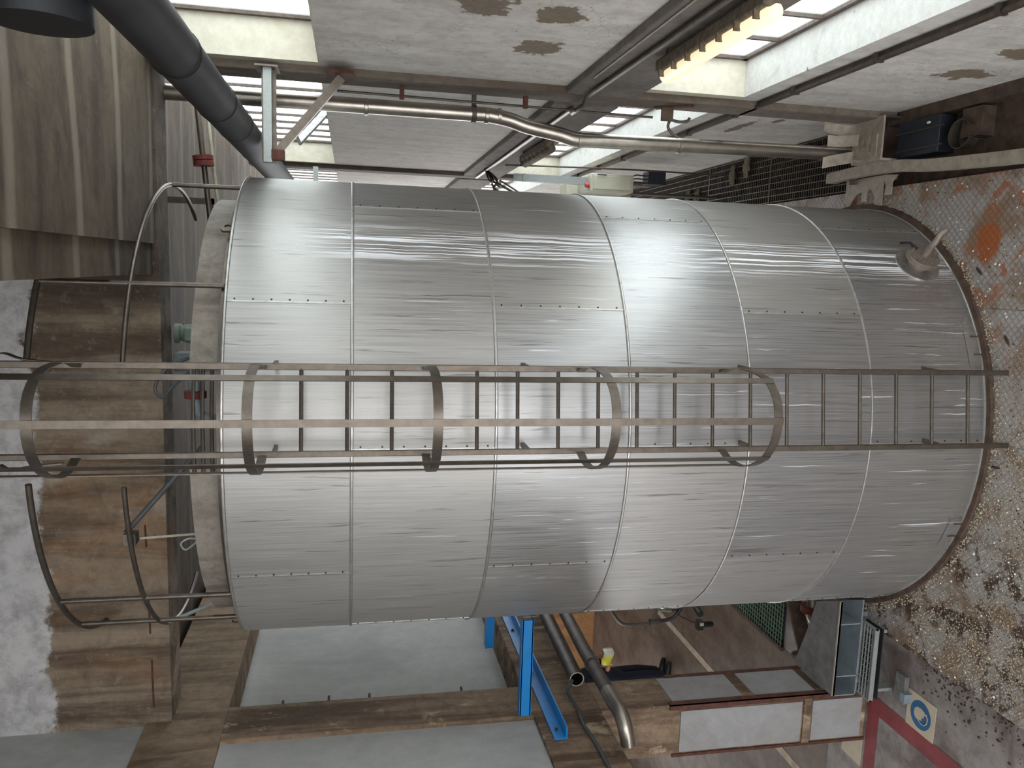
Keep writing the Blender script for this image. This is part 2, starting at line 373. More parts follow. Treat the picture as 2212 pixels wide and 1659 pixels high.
for (a, b) in cols:
    wall_piece(wr, 'column', M['column'], 1.545, WO+.05, a, b, FZ, 6.75, .015)
    wall_piece(wr, 'jamb', M['reveal'], WX, WO+.05, b, b+.1, 1.66, 2.66); wall_piece(wr, 'jamb', M['reveal'], WX, WO+.05, b, b+.1, 5.39, 6.75)
M['frame'] = simple('window_frame_paint', rgb(96, 84, 76), .6, .2, .2, 14, .1, rgb(120, 78, 52), (.58, .72))
n = 0
def window(a, b, z0, z1, step):
    global n; n += 1
    o = structure('window_%d' % n, (WO, (a+b)/2, z0))
    m = MB(); m.box(WO-.05, WO, a, b, z0, z0+.045); m.box(WO-.05, WO, a, b, z1-.045, z1)
    m.box(WO-.05, WO, b-.05, b, z0, z1); m.box(WO-.05, WO, a, a+.05, z0, z1); m.build('window_frame', M['frame'], o)
    y = b; k = 0
    while y > a+.1:
        y2 = max(a, y-step)
        MB().box(WO-.025, WO-.015, y2+.01, y-.01, z0+.03, z1-.03).build('pane', M['glass'], o)
        if y2 > a+.1: MB().box(WO-.05, WO-.005, y2-.018, y2+.018, z0+.04, z1-.04).build('mullion', M['frame'], o)
        y = y2
for (a, b) in bays:
    window(a, b, 1.668, 2.655, .62); window(a, b, 5.395, 6.75, .56)
# a tilted vent sash standing open in the second bay
vs = thing('vent_sash', 'open tilted window sash sticking into the hall behind the diagonal strut', 'window sash', (1.7, 10.4, 5.5))
mm = MB(); P = [(1.93, 10.3, 5.42), (1.93, 11.0, 5.42), (1.52, 11.0, 5.78), (1.52, 10.3, 5.78)]
for i in range(4): mm.bar(P[i], P[(i+1) % 4], .03, .03)
mm.build('sash_frame', M['frame'], vs)
MB().add([Vector(p)+Vector((0, 0, d)) for d in (0, .006) for p in P], [(0,1,2,3),(4,7,6,5),(0,4,5,1),(1,5,6,2),(2,6,7,3),(3,7,4,0)]).build('pane', M['glass'], vs)
# ceiling slab on the right, step along its edge, cross beam, far ceiling, high roof over the ladder opening
ce = structure('ceiling', (0, 3, 6.75))
wall_piece(ce, 'slab', M['ceiling'], .12, WO+.1, -4, 7.2, 6.72, 7.0)
wall_piece(ce, 'slab_edge', M['ceiling'], -.13, .12, -4, 7.2, 6.75, 7.0)
wall_piece(ce, 'slab_far', M['ceiling_far'], -9.6, WO+.1, 7.6, 21, 7.0, 7.2)
wall_piece(ce, 'slab_high', M['left_white'], -9.6, -.13, -4, 7.6, 10.6, 10.8)
wall_piece(ce, 'slab_fascia', M['ceiling'], -.13, .0, -4, 7.2, 7.0, 10.6)
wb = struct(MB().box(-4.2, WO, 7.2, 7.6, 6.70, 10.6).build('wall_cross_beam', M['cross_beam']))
for (x0, x1, z) in ((-4.0, -3.55, 6.85), (-3.3, -2.95, 6.86), (-2.5, -2.3, 6.87)):
    MB().tube([(x0, 7.197, z), (x1, 7.197, z+.005)], .008, 6).build('exposed_bar', M['rust'], wb)
# left wall
LX = -4.16
wl = structure('wall_left', (LX, 5, 0))
wall_piece(wl, 'white_panel', M['left_white'], -4.75, -4.57, 7.35, 13.3, 3.38, 6.5)
wall_piece(wl, 'white_panel', M['left_white'], -4.75, -4.20, -4, 6.86, 3.40, 6.26)
wall_piece(wl, 'white_panel', M['left_white'], -4.75, -4.57, 13.8, 21, 3.38, 6.5)
wall_piece(wl, 'ledge_beam', M['left_beam'], -4.75, LX, -4, 21, 2.75, 3.41, .01)
wall_piece(wl, 'top_beam', M['left_top'], -4.75, LX+.01, -4, 21, 6.235, 6.92, .01)
wall_piece(wl, 'upper_wall', M['left_white'], -4.75, LX-.02, -4, 7.3, 6.92, 10.6)
wall_piece(wl, 'column', M['left_beam'], -4.70, LX+.005, 6.84, 7.38, 3.40, 6.24, .012)
wall_piece(wl, 'column', M['left_beam'], -4.70, LX+.005, 13.3, 13.84, FZ, 6.24, .012)
for (y, z, l) in ((7.38, 5.32, .13), (7.38, 4.93, .12), (7.38, 4.02, .12), (7.38, 5.75, .1)):
    MB().tube([(LX-.03, y-.02, z), (LX-.03, y+l, z)], .012, 6).build('peg', M['rust'], wl)
# lower column with painted panels and rusty corner guards
cl = structure('wall_left_column', (-4.43, 7.1, FZ))
wall_piece(cl, 'shaft', M['left_beam'], -4.70, -4.165, 6.84, 7.38, FZ, 2.75, .012)
for (z0, z1) in ((.62, 1.93), (-.06, .5)): wall_piece(cl, 'painted_panel', M['col_patch'], -4.66, -4.23, 6.826, 6.845, z0, z1)
for (z0, z1) in ((1.25, 2.0), (.45, 1.12), (-.06, .35)): wall_piece(cl, 'painted_panel', M['col_patch'], -4.17, -4.153, 6.90, 7.33, z0, z1)
MB().box(-4.21, -4.15, 6.822, 6.842, FZ, 2.05).box(-4.167, -4.149, 6.822, 6.88, FZ, 2.05).build('corner_guard', M['rust'], cl)
MB().box(-4.71, -4.68, 6.824, 6.85, FZ, 2.0).build('corner_guard', M['rust'], cl)
MB().box(-4.17, -4.15, 7.34, 7.39, FZ, 1.9).build('corner_guard', M['rust'], cl)
wall_piece(cl, 'cross_strap', M['left_beam'], -4.68, -4.2, 6.82, 6.845, .52, .6)
# aisle behind the column, end wall, far wall of the hall
struct(MB().box(-9.6, -4.5, 7.4, 15.9, FZ, FZ+.004).build('floor_aisle', M['aisle']))
struct(MB().box(-9.6, -3.5, 15.9, 16.1, FZ, 3.4).build('wall_aisle_end', M['back']))
wa = structure('wall_aisle_side', (-9.6, 5, 0))
for (z0, z1) in ((FZ, 1.1), (2.7, 10.6)): wall_piece(wa, 'wall_band', M['left_white'], -9.8, -9.6, -4, 21, z0, z1)  # gap between the bands is an added, unseen opening that lights the aisle
for y in range(-4, 21, 5): wall_piece(wa, 'pier', M['left_white'], -9.8, -9.6, y, y+.6, 1.1, 2.7)
# rear wall behind the camera; its low and high openings are added to let in daylight
wq = structure('wall_rear', (-4, -4, 0))
for (z0, z1) in ((FZ, .25), (6.5, 7.2)): wall_piece(wq, 'wall_band', M['left_white'], -9.6, WO+.1, -4.2, -4, z0, z1)
for x in (-9.6, -7.3, -5.1, -3.3, -1.4, .5): wall_piece(wq, 'pier', M['left_white'], x, x+.3, -4.2, -4, .25, 6.5)
wall_piece(wq, 'wall_band', M['left_white'], -9.6, -.0, -4.2, -4, 10.2, 10.8)
for x in (-9.6, -6.6, -3.6, -.4): wall_piece(wq, 'pier', M['left_white'], x, x+.35, -4.2, -4, 7.2, 10.2)
struct(MB().box(-9.6, -4.75, -4, 21, 3.0, 3.2).build('ceiling_aisle', M['ceiling_far']))
wf = structure('wall_far', (-4, 20.6, 0))
for (z0, z1) in ((FZ, .3), (6.4, 7.0)): wall_piece(wf, 'wall_band', M['left_top'], -9.6, WO, 20.6, 20.8, z0, z1)  # opening between these bands is added to brighten the far bays
for x in (-9.6, -6.5, -4.9, -2.4, -.2, 1.6): wall_piece(wf, 'pier', M['left_top'], x, x+.3, 20.6, 20.8, .3, 6.4)
def flat(name, m, x0, x1, y0, y1, z, t=.004): return MB().box(x0, x1, y0, y1, z, z+t).build(name, m)
tag(flat('floor_line', M['line'], -5.82, -5.72, 7.4, 12.4, FZ+.004), 'pale worn painted line along the aisle floor past the boots', 'floor line')
tag(flat('floor_line', M['line'], -5.72, -5.62, 5.0, 7.39, FZ), 'pale worn painted line left of the column foot', 'floor line')
rl = MB(); rl.box(-4.34, -4.165, 3.5, 6.82, FZ, FZ+.004); rl.box(-5.2, -4.165, 6.63, 6.8, FZ, FZ+.0035)
tag(rl.build('red_floor_line', M['red_line']), 'red painted floor line turning a corner at the column foot', 'floor line')
# round blue mandatory-wear sign stuck on the floor
sg = thing('floor_sign', 'cream floor sign with a blue disc showing a head in a hood', 'sign', (-3.995, 6.07, FZ))
sx, sy = -3.995, 6.07
MB().box(sx-.175, sx+.175, sy-.185, sy+.185, FZ, FZ+.005).build('sign_sheet', M['sign_white'], sg)
def disc(poly, z, name, m, t=.0015): return MB().prism(poly, lambda a, b, c: (sx+a, sy+b, z+c), t).build(name, m, sg)
disc([(.135*math.cos(t*math.pi/24), .135*math.sin(t*math.pi/24)) for t in range(48)], FZ+.005, 'blue_disc', M['sign_blue'])
disc([(-.015, .085), (.03, .08), (.06, .05), (.068, .0), (.055, -.045), (.03, -.07), (.02, -.04), (.0, -.05), (-.015, -.02), (-.045, -.02), (-.05, .01), (-.06, .03), (-.05, .065)], FZ+.0065, 'head_shape', M['sign_white'])
MB().tube([(sx+q[0], sy+q[1], FZ+.0085) for q in [(-.06, .02), (-.075, -.02), (-.07, -.06), (-.035, -.09), (.01, -.095), (.045, -.07)]], .004, 6).build('chin_strap_line', M['sign_white'], sg)
tag(flat('floor_sticker', M['sign_white'], -5.02, -4.72, 6.84, 7.16, FZ+.0, .006), 'plain cream floor sticker half hidden behind the column', 'sticker')

# ------------------------------------------------------------------ tread plate platform
pf = thing('tread_plate_platform', 'rusty diamond tread plate deck under the tank', 'platform', (-1.24, 6, FZ))
MB().box(-3.38, .9, 2.0, 10.5, FZ, -.02).build('edge_frame', M['rust_dark'], pf)
ys = [2.0, 4.75, 6.3, 8.4, 10.5]; xs = [-3.4, -2.33, -1.25, -.18, .92]
for i in range(4):
    for j in range(4):
        MB().box(xs[i]+.002, xs[i+1]-.002, ys[j]+.002, ys[j+1]-.002, -.02, 0).build('tread_plate', M['tread'], pf)
def bits(name, label, cat, m, count, fn, smin, smax, seed):
    r = random.Random(seed); mb = MB()
    for _ in range(count):
        p = fn(r)
        if p is None: continue
        x, y, z = p; s = r.uniform(smin, smax); a = r.uniform(0, 6.28); q = [(math.cos(a+t)*s*r.uniform(.5, 1), math.sin(a+t)*s*r.uniform(.5, 1)) for t in (0, 1.6, 3.1, 4.7)]
        h = s*r.uniform(.4, .9); mb.add([(x+u, y+v, z) for u, v in q]+[(x, y, z+h)], [(0,1,4),(1,2,4),(2,3,4),(3,0,4),(3,2,1,0)])
    o = mb.build(name, m); tag(o, label, cat); o['kind'] = 'stuff'; return o
TX, TY, TR = -1.276, 7.546, 2.0
def deck(r):
    x = r.uniform(-3.38, .9); y = 7.5-2.9*abs(r.gauss(0, .5))
    if y < 4.4 or (x-TX)**2+(y-TY)**2 < 2.1**2: return None
    return (x, y, 0)
def deck_heavy(r):
    x = r.gauss(-1.9, .75); y = r.gauss(5.15, .3)
    if x < -3.38 or x > .8 or y < 4.3 or (x-TX)**2+(y-TY)**2 < 2.08**2: return None
    return (x, y, 0)
def deck_edge(r):
    x = r.gauss(-3.05, .22); y = r.uniform(4.3, 6.2)
    if x < -3.39 or x > -2 or (x-TX)**2+(y-TY)**2 < 2.08**2: return None
    return (x, y, 0)
def ring(r):
    t = r.uniform(-1.6, 1.6); q = r.uniform(2.03, 2.13); return (TX+q*math.sin(t), TY-q*math.cos(t), .005)
M['husk'] = simple('grain_husk', rgb(184, 172, 150), .9, 0, .3, 60, .1)
M['dropping'] = simple('white_dropping', rgb(226, 226, 222), .9, 0, .06, 30, .1)
M['crumb'] = simple('dark_crumb', rgb(66, 52, 42), .9, 0, .2, 40, .1)
bits('grain_husks', 'tan grain husks strewn over the tread plates', 'debris', M['husk'], 7500, lambda r: deck_heavy(r) if r.random() < .55 else deck_edge(r), .004, .012, 1)
bits('bird_droppings', 'white specks of droppings scattered over the deck', 'debris', M['dropping'], 620, deck, .006, .018, 2)
bits('dark_crumbs', 'dark brown crumbs scattered over the tread plates', 'debris', M['crumb'], 900, lambda r: deck_heavy(r) if r.random() < .4 else deck(r), .005, .013, 3)
bits('rim_dirt', 'tan dirt caught along the foot of the tank', 'debris', M['husk'], 1500, ring, .006, .016, 4)
def fl(r): return (r.uniform(-4.15, -3.42), r.uniform(4.6, 6.7), FZ+.001)
bits('floor_crumbs', 'dark crumbs on the grey floor beside the deck edge', 'debris', M['crumb'], 260, lambda r: (-3.42-abs(r.gauss(0, .18)), r.uniform(4.4, 6.1), FZ+.001), .006, .022, 5)

# ------------------------------------------------------------------ tank
tk = thing('storage_tank', 'tall round tank clad in riveted brushed aluminium sheets', 'tank', (TX, TY, 0))
zs = [EYE+q for q in (.855, -.005, -1.024, -2.034, -3.004, -4.047, -5.085)]
O = (TX, TY, 0); rv = MB()
for i in range(6):
    zt, zb = zs[i], zs[i+1]; off = 30 if i % 2 == 0 else 0
    for j in range(6):
        a0 = off+60*j+.06; a1 = a0+60-.12; r = TR-.0012*(j % 2)
        p = MB().lathe([(r-.03, zb+.004), (r, zb+.004), (r, zb+.3*(zt-zb)), (r, zt-.004), (r-.03, zt-.004)], 26, O, a0=a0, a1=a1)
        po = p.build('cladding_sheet', M['clad'], tk)
        for e in (a0,):
            m = 7
            for q in range(m):
                z = zb+.06+(zt-zb-.12)*q/(m-1); t = math.radians(e+.55)
                rv.lathe([(.0, .007), (.005, .006), (.007, 0)], 8, (TX+math.sin(t)*(TR), TY-math.cos(t)*(TR), z), (math.sin(t), -math.cos(t), 0))
            t = math.radians(e+.05); MB().bar((TX+math.sin(t)*(TR+.001), TY-math.cos(t)*(TR+.001), zb), (TX+math.sin(t)*(TR+.001), TY-math.cos(t)*(TR+.001), zt), .012, .006, (math.sin(t), -math.cos(t), 0)).build('lap_edge', M['bead'], po)
rvo = rv.build('rivets', M['rivet'], tk); rvo['kind'] = 'stuff'
for i in range(7):
    z = zs[i]; MB().lathe([(TR+.001, z+.012), (TR+.009, z+.007), (TR+.011, z), (TR+.009, z-.007), (TR+.001, z-.012)], 96, O).build('seam_bead', M['bead'], tk)
MB().lathe([(TR-.03, .0), (TR-.03, zs[0]-.01)], 64, O).build('insulation_core', M['dark'], tk)
MB().lathe([(TR+.0, .035), (TR+.055, .035), (TR+.06, .0), (TR, .0)], 96, O).build('foot_ring', M['rust_dark'], tk)
MB().lathe([(TR-.03, zs[0]-.012), (1.84, zs[0]+.02), (1.84, zs[0]+.05)], 96, O).build('top_flashing', M['steel_dark'], tk)
MB().lathe([(1.86, zs[0]+.02), (1.885, zs[0]+.02), (1.885, zs[0]+.05), (1.86, zs[0]+.05)], 96, O).build('roof_rim', M['steel'], tk)
# raised collar with a gap where the ladder lands
cz0, cz1 = zs[0]+.03, zs[0]+.245
MB().lathe([(1.72, cz1), (1.80, cz1), (1.80, cz0)], 90, O, a0=18.5, a1=360-5.0).build('collar', M['collar'], tk)
MB().lathe([(0, cz0+.03), (1.3, cz0+.02), (1.74, cz0)], 48, O).build('tank_roof', M['steel_dark'], tk)
for k_, zz in enumerate((.09, .15, .21)):
    MB().tube([(TX+1.83*math.sin(math.radians(a)), TY-1.83*math.cos(math.radians(a)), zs[0]+zz) for a in range(-6, 20, 2)], .014, 8).build('landing_bar', M['steel_dark'], tk)
def lug(th, tilt=0):
    t = math.radians(th); e = Vector((math.sin(t), -math.cos(t), 0)); w = Vector((math.cos(t), math.sin(t), 0)); b = Vector((TX, TY, zs[0]-.005))+e*1.93
    out = [(-.055, 0), (.055, 0), (.055, .06), (.03, .095), (-.03, .095), (-.055, .06)]; m = MB()
    ho = [(.026*math.cos(q*math.pi/6), .055+.026*math.sin(q*math.pi/6)) for q in range(12)]
    # plate with a round hole: bridge outline and hole as a ring of quads
    ou = []
    for q in range(12):
        c, s_ = math.cos(q*math.pi/6), math.sin(q*math.pi/6); f = min(.055/abs(c) if abs(c) > 1e-6 else 9, (.05 if s_ > 0 else .06)/abs(s_) if abs(s_) > 1e-6 else 9); ou.append((c*f, .055+s_*f))
    vs = []
    for c in (-.008, .008):
        for (u, v) in ou+ho: vs.append(b+w*u+Vector((0, 0, v))+e*c)
    fs = []
    for q in range(12):
        p = (q+1) % 12
        fs += [(q, p, 12+p, 12+q), (24+q, 36+q, 36+p, 24+p), (q, 24+q, 24+p, p), (12+q, 12+p, 36+p, 36+q)]
    m.add(vs, fs); return m.build('lifting_lug', M['steel'], tk)
lug(52); lug(-60); lug(172)
# flanged nozzle low on the right, with a plug pipe, bolts and patch ring
t = math.radians(45.8); e = Vector((math.sin(t), -math.cos(t), 0)); wv = Vector((math.cos(t), math.sin(t), 0)); zn = EYE-4.77
b = Vector((TX, TY, zn))+e*TR
nz = MB().lathe([(0, .004), (.19, .004), (.195, -.02)], 40, b+e*.004, e).build('nozzle_patch', M['bead'], tk)
MB().lathe([(.085, -.02), (.085, .07)], 24, b, e).build('nozzle_neck', M['flange_steel'], tk)
fo = MB().lathe([(.06, .065), (.135, .065), (.135, .088), (.13, .09), (.135, .092), (.135, .116), (0, .116)], 40, b, e).build('nozzle_flange', M['flange_steel'], tk)
for q in range(8):
    a = q*math.pi/4+.2; c = b+(wv*math.cos(a)+Vector((0, 0, 1))*math.sin(a))*.105
    MB().lathe([(.014, .11), (.014, .128), (.009, .128), (.009, .14), (0, .14)], 6, c, e).build('bolt', M['flange_steel'], fo)
MB().tube([b+e*.11, b+e*.2, b+e*.27+wv*.0+Vector((0, 0, -.01)), b+e*.33+wv*.03+Vector((0, 0, -.03)), b+e*.36+wv*.05+Vector((0, 0, -.07))], [.032, .03, .026, .024, .024], 12).build('plug_pipe', M['flange_steel'], fo)
MB().tube([b+e*.13+wv*.06+Vector((0, 0, .05)), b+e*.16+wv*.1+Vector((0, 0, .12)), b+e*.15+wv*.1+Vector((0, 0, .21))], .011, 8).build('lever', M['black'], fo)
for (th0, th1) in ((18.2, 27.1), (-27.5, -19.7)):
    m = MB().lathe([(TR+.004, .16), (TR+.004, .01)], 8, O, a0=th0, a1=th1).build('access_plate', M['clad'], tk)
    for f in (.3, .8):
        t = math.radians(th0+(th1-th0)*f); q = Vector((TX+math.sin(t)*(TR+.012), TY-math.cos(t)*(TR+.012), .11))
        MB().tube([q, q-Vector((0, 0, .1))], .006, 6).build('clip', M['rust_dark'], m)
# stainless spigot with a brown flange on the tank's left flank
q = Vector((-3.26, 7.35, .27))
sp = MB().tube([q, q+Vector((-.16, -.02, 0)), q+Vector((-.3, -.03, 0)), q+Vector((-.37, -.035, -.03)), q+Vector((-.4, -.04, -.1))], [.07, .07, .065, .06, .05], 16).build('spigot', M['stainless'], tk)
MB().lathe([(.06, .0), (.125, .0), (.125, .03), (.06, .03)], 24, q+Vector((-.19, -.02, 0)), (-1, 0, 0)).build('flange', M['red_flange'], sp)
MB().lathe([(.06, .0), (.125, .0), (.125, .025), (.06, .025)], 24, q+Vector((-.225, -.02, 0)), (-1, 0, 0)).build('flange', M['red_flange'], sp)

# ------------------------------------------------------------------ caged ladder
ld = thing('caged_ladder', 'steel access ladder with a hooped safety cage up the tank front', 'ladder', (-.965, 5.38, 0))
RX = (-.68, -1.25); LY = 5.38
RY = {RX[0]: 5.42, RX[1]: 5.338}
for x in RX: MB().box(x-.02, x+.02, RY[x]-.014, RY[x]+.014, .0, 8.3).build('side_rail', M['steel'], ld, .004)
rz = [.324, .026, -.27, -.566, -.852, -1.138, -1.43, -1.724, -2.015, -2.303, -2.598, -2.899, -3.195, -3.496, -3.804, -4.117, -4.43, -4.752]
for q in rz: MB().tube([(RX[0], RY[RX[0]], EYE+q), (RX[1], RY[RX[1]], EYE+q)], .0135, 8).build('rung', M['steel_dark'] , ld)
def spline(P, k=5):
    out = []; P = [Vector(p) for p in P]
    for i in range(len(P)-1):
        p0 = P[max(i-1, 0)]; p1 = P[i]; p2 = P[i+1]; p3 = P[min(i+2, len(P)-1)]
        for j in range(k):
            t = j/k; out.append(.5*((2*p1)+(p2-p0)*t+(2*p0-5*p1+4*p2-p3)*t*t+(3*p1-p0-3*p2+p3)*t**3))
    return out+[P[-1]]
hp = [(-.69, 5.41), (-.635, 5.22), (-.625, 5.0), (-.65, 4.78), (-.75, 4.63), (-.9, 4.58), (-1.06, 4.62), (-1.2, 4.76), (-1.29, 4.98), (-1.3, 5.18), (-1.255, 5.33)]
for z in (7.92, 6.81, 5.69, 4.62, 3.53, 2.45):
    MB().strap(spline([(x, y, z) for x, y in hp]), .058, .007).build('hoop', M['steel'], ld)
for (x, y, u) in ((-.66, 4.735, (.8, -.6, 0)), (-.895, 4.572, (0, -1, 0)), (-1.17, 4.71, (-.75, -.65, 0)), (-1.305, 5.08, (-1, 0, 0)), (-.62, 5.08, (1, 0, 0))):
    MB().bar((x, y, 2.42), (x, y, 8.3), .045, .006, u).build('cage_strap', M['steel'], ld)
for z in (5.62, 3.9, 2.2, .6):
    for x in RX:
        yy = TY-math.sqrt(TR*TR-(x-TX)**2)
        MB().box(x-.018, x+.018, RY[x]+.014, yy, z-.012, z+.012).build('standoff', M['steel'], ld)
# landing handrail hooks beside the ladder
for x, s in ((-1.3, -1), (-.66, 1)):
    MB().strap(spline([(x, LY, 6.9), (x+.02*s, LY, 7.1), (x+.05*s, LY+.05, 7.22), (x+.03*s, LY+.1, 7.3)]), .04, .008, (0, 1, 0)).build('grab_hook', M['steel'], ld)

# ------------------------------------------------------------------ guard rail round the tank top
gr = thing('guard_rail', 'round tubular guard rail on the tank top beside the ladder', 'railing', (TX, TY, zs[0]))
GR = 1.905
def gp(th, z, r=GR): t = math.radians(th); return (TX+r*math.sin(t), TY-r*math.cos(t), z)
zt, zm = EYE+2.09, EYE+1.505
for th, top in ((35.2, zt), (-40.4, zt), (-57, zt), (85.2, zm)): MB().tube([gp(th, zs[0]+.03), gp(th, top)], .019, 12).build('post', M['steel'], gr)
MB().tube([gp(a, zt) for a in [17.6, 20, 23, 26, 29, 32, 35.2]], .021, 12).build('top_rail', M['steel_dark'], gr)
MB().tube([gp(-a, zt) for a in range(7, 80, 3)], .021, 12).build('top_rail', M['steel_dark'], gr)
MB().tube([gp(a, zm) for a in range(17, 120, 3)], .018, 12).build('mid_rail', M['steel'], gr)
MB().tube([gp(-a, zm) for a in range(8, 110, 3)], .018, 12).build('mid_rail', M['steel'], gr)
MB().tube([gp(-66, zm), gp(-74, zs[0]+.25, 1.75)], .016, 8).build('brace', M['galv'], gr)

# ------------------------------------------------------------------ gear on the tank roof
mt = thing('roof_motor', 'grey green electric motor behind the collar on the tank roof', 'motor', (-.72, 7.9, zs[0]+.05))
MB().lathe([(0, .0), (.075, .0), (.085, .03), (.085, .2), (.07, .24), (.09, .25), (.09, .3), (0, .3)], 20, (-.68, 7.85, 6.42), (.0, .0, 1)).build('motor_body', M['motor'], mt)
MB().box(-.74, -.62, 7.72, 7.8, 6.5, 6.62).build('terminal_box', M['motor'], mt, .01)
MB().box(-.80, -.56, 7.7, 8.0, zs[0]+.05, 6.43).build('motor_stand', M['steel_dark'], mt)
tag(MB().box(-1.02, -.86, 7.75, 8.0, zs[0]+.05, 6.72).build('roof_junction_box', M['grey_paint'], bevel=.01), 'small grey box beside the motor on the tank roof', 'box')
pp = thing('roof_pipe', 'short grey pipe with a red flange behind the ladder landing', 'pipe', (-.95, 5.95, zs[0]+.06))
MB().tube([(-.72, 5.98, 6.215), (-1.0, 5.98, 6.21), (-1.09, 5.97, 6.19), (-1.13, 5.96, 6.12), (-1.13, 5.96, zs[0]+.03)], .034, 12).build('pipe_run', M['grey_paint'], pp)
MB().lathe([(.03, 0), (.075, 0), (.075, .05), (.03, .05)], 20, (-.93, 5.98, 6.212), (-1, 0, 0)).build('flange', M['red_flange'], pp)
tag(MB().tube(spline([(-.72, 6.25, 6.3), (-.8, 6.2, 6.45), (-.93, 6.15, 6.52), (-1.0, 6.15, 6.47), (-.9, 6.2, 6.38), (-.75, 6.3, 6.2)]), .013, 8).build('roof_cable', M['cable']), 'dark looped cable on the tank roof behind the ladder', 'cable')
st = thing('roof_strut', 'grey blue strut clamped to the middle rail left of the ladder', 'strut', (-1.7, 6.0, 6.2))
MB().tube([(-1.93, 5.87, 6.68), (-1.66, 6.0, 6.45), (-1.36, 6.12, 6.19)], .02, 10).build('strut_tube', M['cable'], st)
MB().box(-2.0, -1.92, 5.8, 5.9, 6.6, 6.68).build('clamp', M['steel'], st)
tag(MB().tube([(-1.97, 5.86, 6.585), (-2.0, 6.0, 6.3), (-2.01, 6.05, 6.2)], .009, 6).build('stay_rod', M['hose']), 'thin pale rod from the middle rail down to the collar', 'rod')
tag(MB().tube(spline([(-2.05, 6.15, 6.2), (-2.1, 6.1, 6.26), (-2.15, 6.1, 6.33), (-2.1, 6.1, 6.36), (-2.07, 6.12, 6.3), (-2.1, 6.15, 6.2)]), .007, 6).build('wire_loop', M['galv']), 'small wire loop sticking up over the collar', 'wire')

# ------------------------------------------------------------------ right side services
bp = thing('black_duct', 'long black lagged pipe running under the ceiling past the window', 'pipe', (1.1, 6, 5.9))
cx, czz, r0 = 1.01, 5.99, .125
MB().tube([(1.03, 1.5, czz+.02), (1.02, 4, czz), (1.0, 7, czz-.02), (.97, 12.5, czz-.06)], r0, 24).build('pipe_run', M['black_pipe'], bp)
for y in (4.4, 5.6, 6.4, 7.6): MB().lathe([(r0+.001, 0), (r0+.006, .01), (r0+.001, .02)], 28, (1.015-.003*(y-4), y, czz-.005*(y-3.5)), (0, 1, 0)).build('lagging_band', M['black_pipe'], bp)
bd = thing('black_elbow_duct', 'fat black duct stub with a flange in the top corner under the slab', 'duct', (1.2, 3.8, 6.3))
MB().tube([(1.75, 3.75, 6.37), (1.25, 3.75, 6.37), (.93, 3.75, 6.37)], .2, 28).build('duct_body', M['black_pipe'], bd)
MB().lathe([(.19, 0), (.235, 0), (.235, .04), (.19, .04)], 28, (1.1, 3.75, 6.37), (-1, 0, 0)).build('flange', M['black_pipe'], bd)
br = thing('pipe_bracket', 'steel wall bracket with a diagonal strut carrying the black pipe', 'bracket', (1.45, 6.95, 5.7))
MB().box(.80, 1.55, 6.9, 6.98, 5.755, 5.82).build('arm', M['galv'], br)
MB().box(.80, 1.55, 6.98, 7.0, 5.725, 5.84).build('arm_web', M['steel'], br)
MB().bar((1.5, 6.94, 5.21), (.89, 6.94, 5.71), .05, .065).build('strut', M['steel'], br)
MB().box(1.52, 1.545, 6.85, 7.12, 5.11, 5.33).build('wall_plate', M['rust'], br); MB().box(1.53, 1.545, 6.86, 7.12, 5.70, 5.88).build('wall_plate', M['steel'], br)
MB().box(.82, .9, 6.9, 6.99, 5.66, 5.76).build('gusset', M['rust'], br)
b2 = thing('far_pipe_bracket', 'galvanised bracket holding the black pipe at the second column', 'bracket', (1.4, 13.6, 5.7))
MB().box(.85, 1.55, 13.62, 13.7, 5.66, 5.74).build('arm', M['galv'], b2); MB().bar((.9, 13.66, 5.7), (1.5, 13.66, 6.3), .05, .05).build('strut', M['steel'], b2); MB().tube([(1.0, 13.3, 5.55), (1.2, 13.3, 5.72), (1.25, 13.3, 6.0)], .03, 8).build('strut', M['steel_dark'], b2)
sp = thing('downpipe', 'dull stainless downpipe with an offset bend in front of the column', 'pipe', (1.24, 7.62, FZ))
MB().tube([(1.42, 7.62, 6.72), (1.42, 7.62, 5.2), (1.42, 7.62, 3.86)], .068, 20).build('pipe_section', M['stainless'], sp)
MB().tube(spline([(1.42, 7.62, 3.88), (1.39, 7.62, 3.68), (1.34, 7.62, 3.5), (1.29, 7.62, 3.2), (1.255, 7.62, 3.06), (1.25, 7.62, 2.95)]), .069, 20).build('offset_bend', M['stainless'], sp)
MB().tube([(1.25, 7.62, 2.98), (1.27, 7.62, 1.6), (1.29, 7.62, FZ+.02)], .068, 20).build('pipe_section', M['stainless'], sp)
for (x, z) in ((1.4, 3.9), (1.4, 3.78), (1.235, 3.0), (1.245, 1.98), (1.4, 5.0)): MB().lathe([(.068, -.018), (.074, -.014), (.074, .014), (.068, .018)], 20, (x+.015, 7.62, z)).build('joint_band', M['stainless'], sp)
MB().lathe([(.07, -.02), (.08, -.02), (.08, .02), (.07, .02)], 20, (1.42, 7.62, 4.02)).build('clamp', M['steel_dark'], sp); MB().box(1.47, 1.61, 7.6, 7.64, 4.0, 4.04).build('clamp_arm', M['steel_dark'], sp)
rd = thing('hook_rod', 'thin dark rod running down the column to a rusty double hook', 'hook', (1.46, 7.28, 2.3))
MB().tube([(1.47, 7.3, 5.25), (1.46, 7.3, 3.9), (1.44, 7.28, 2.4)], .011, 8).build('rod', M['steel_dark'], rd)
for z in (4.7, 3.6): MB().box(1.44, 1.55, 7.28, 7.32, z-.02, z+.02).build('rod_clip', M['rust'], rd)
MB().bar((1.537, 7.12, 2.08), (1.537, 7.34, 2.36), .09, .012, (1, 0, 0)).build('hook_plate', M['rust'], rd)
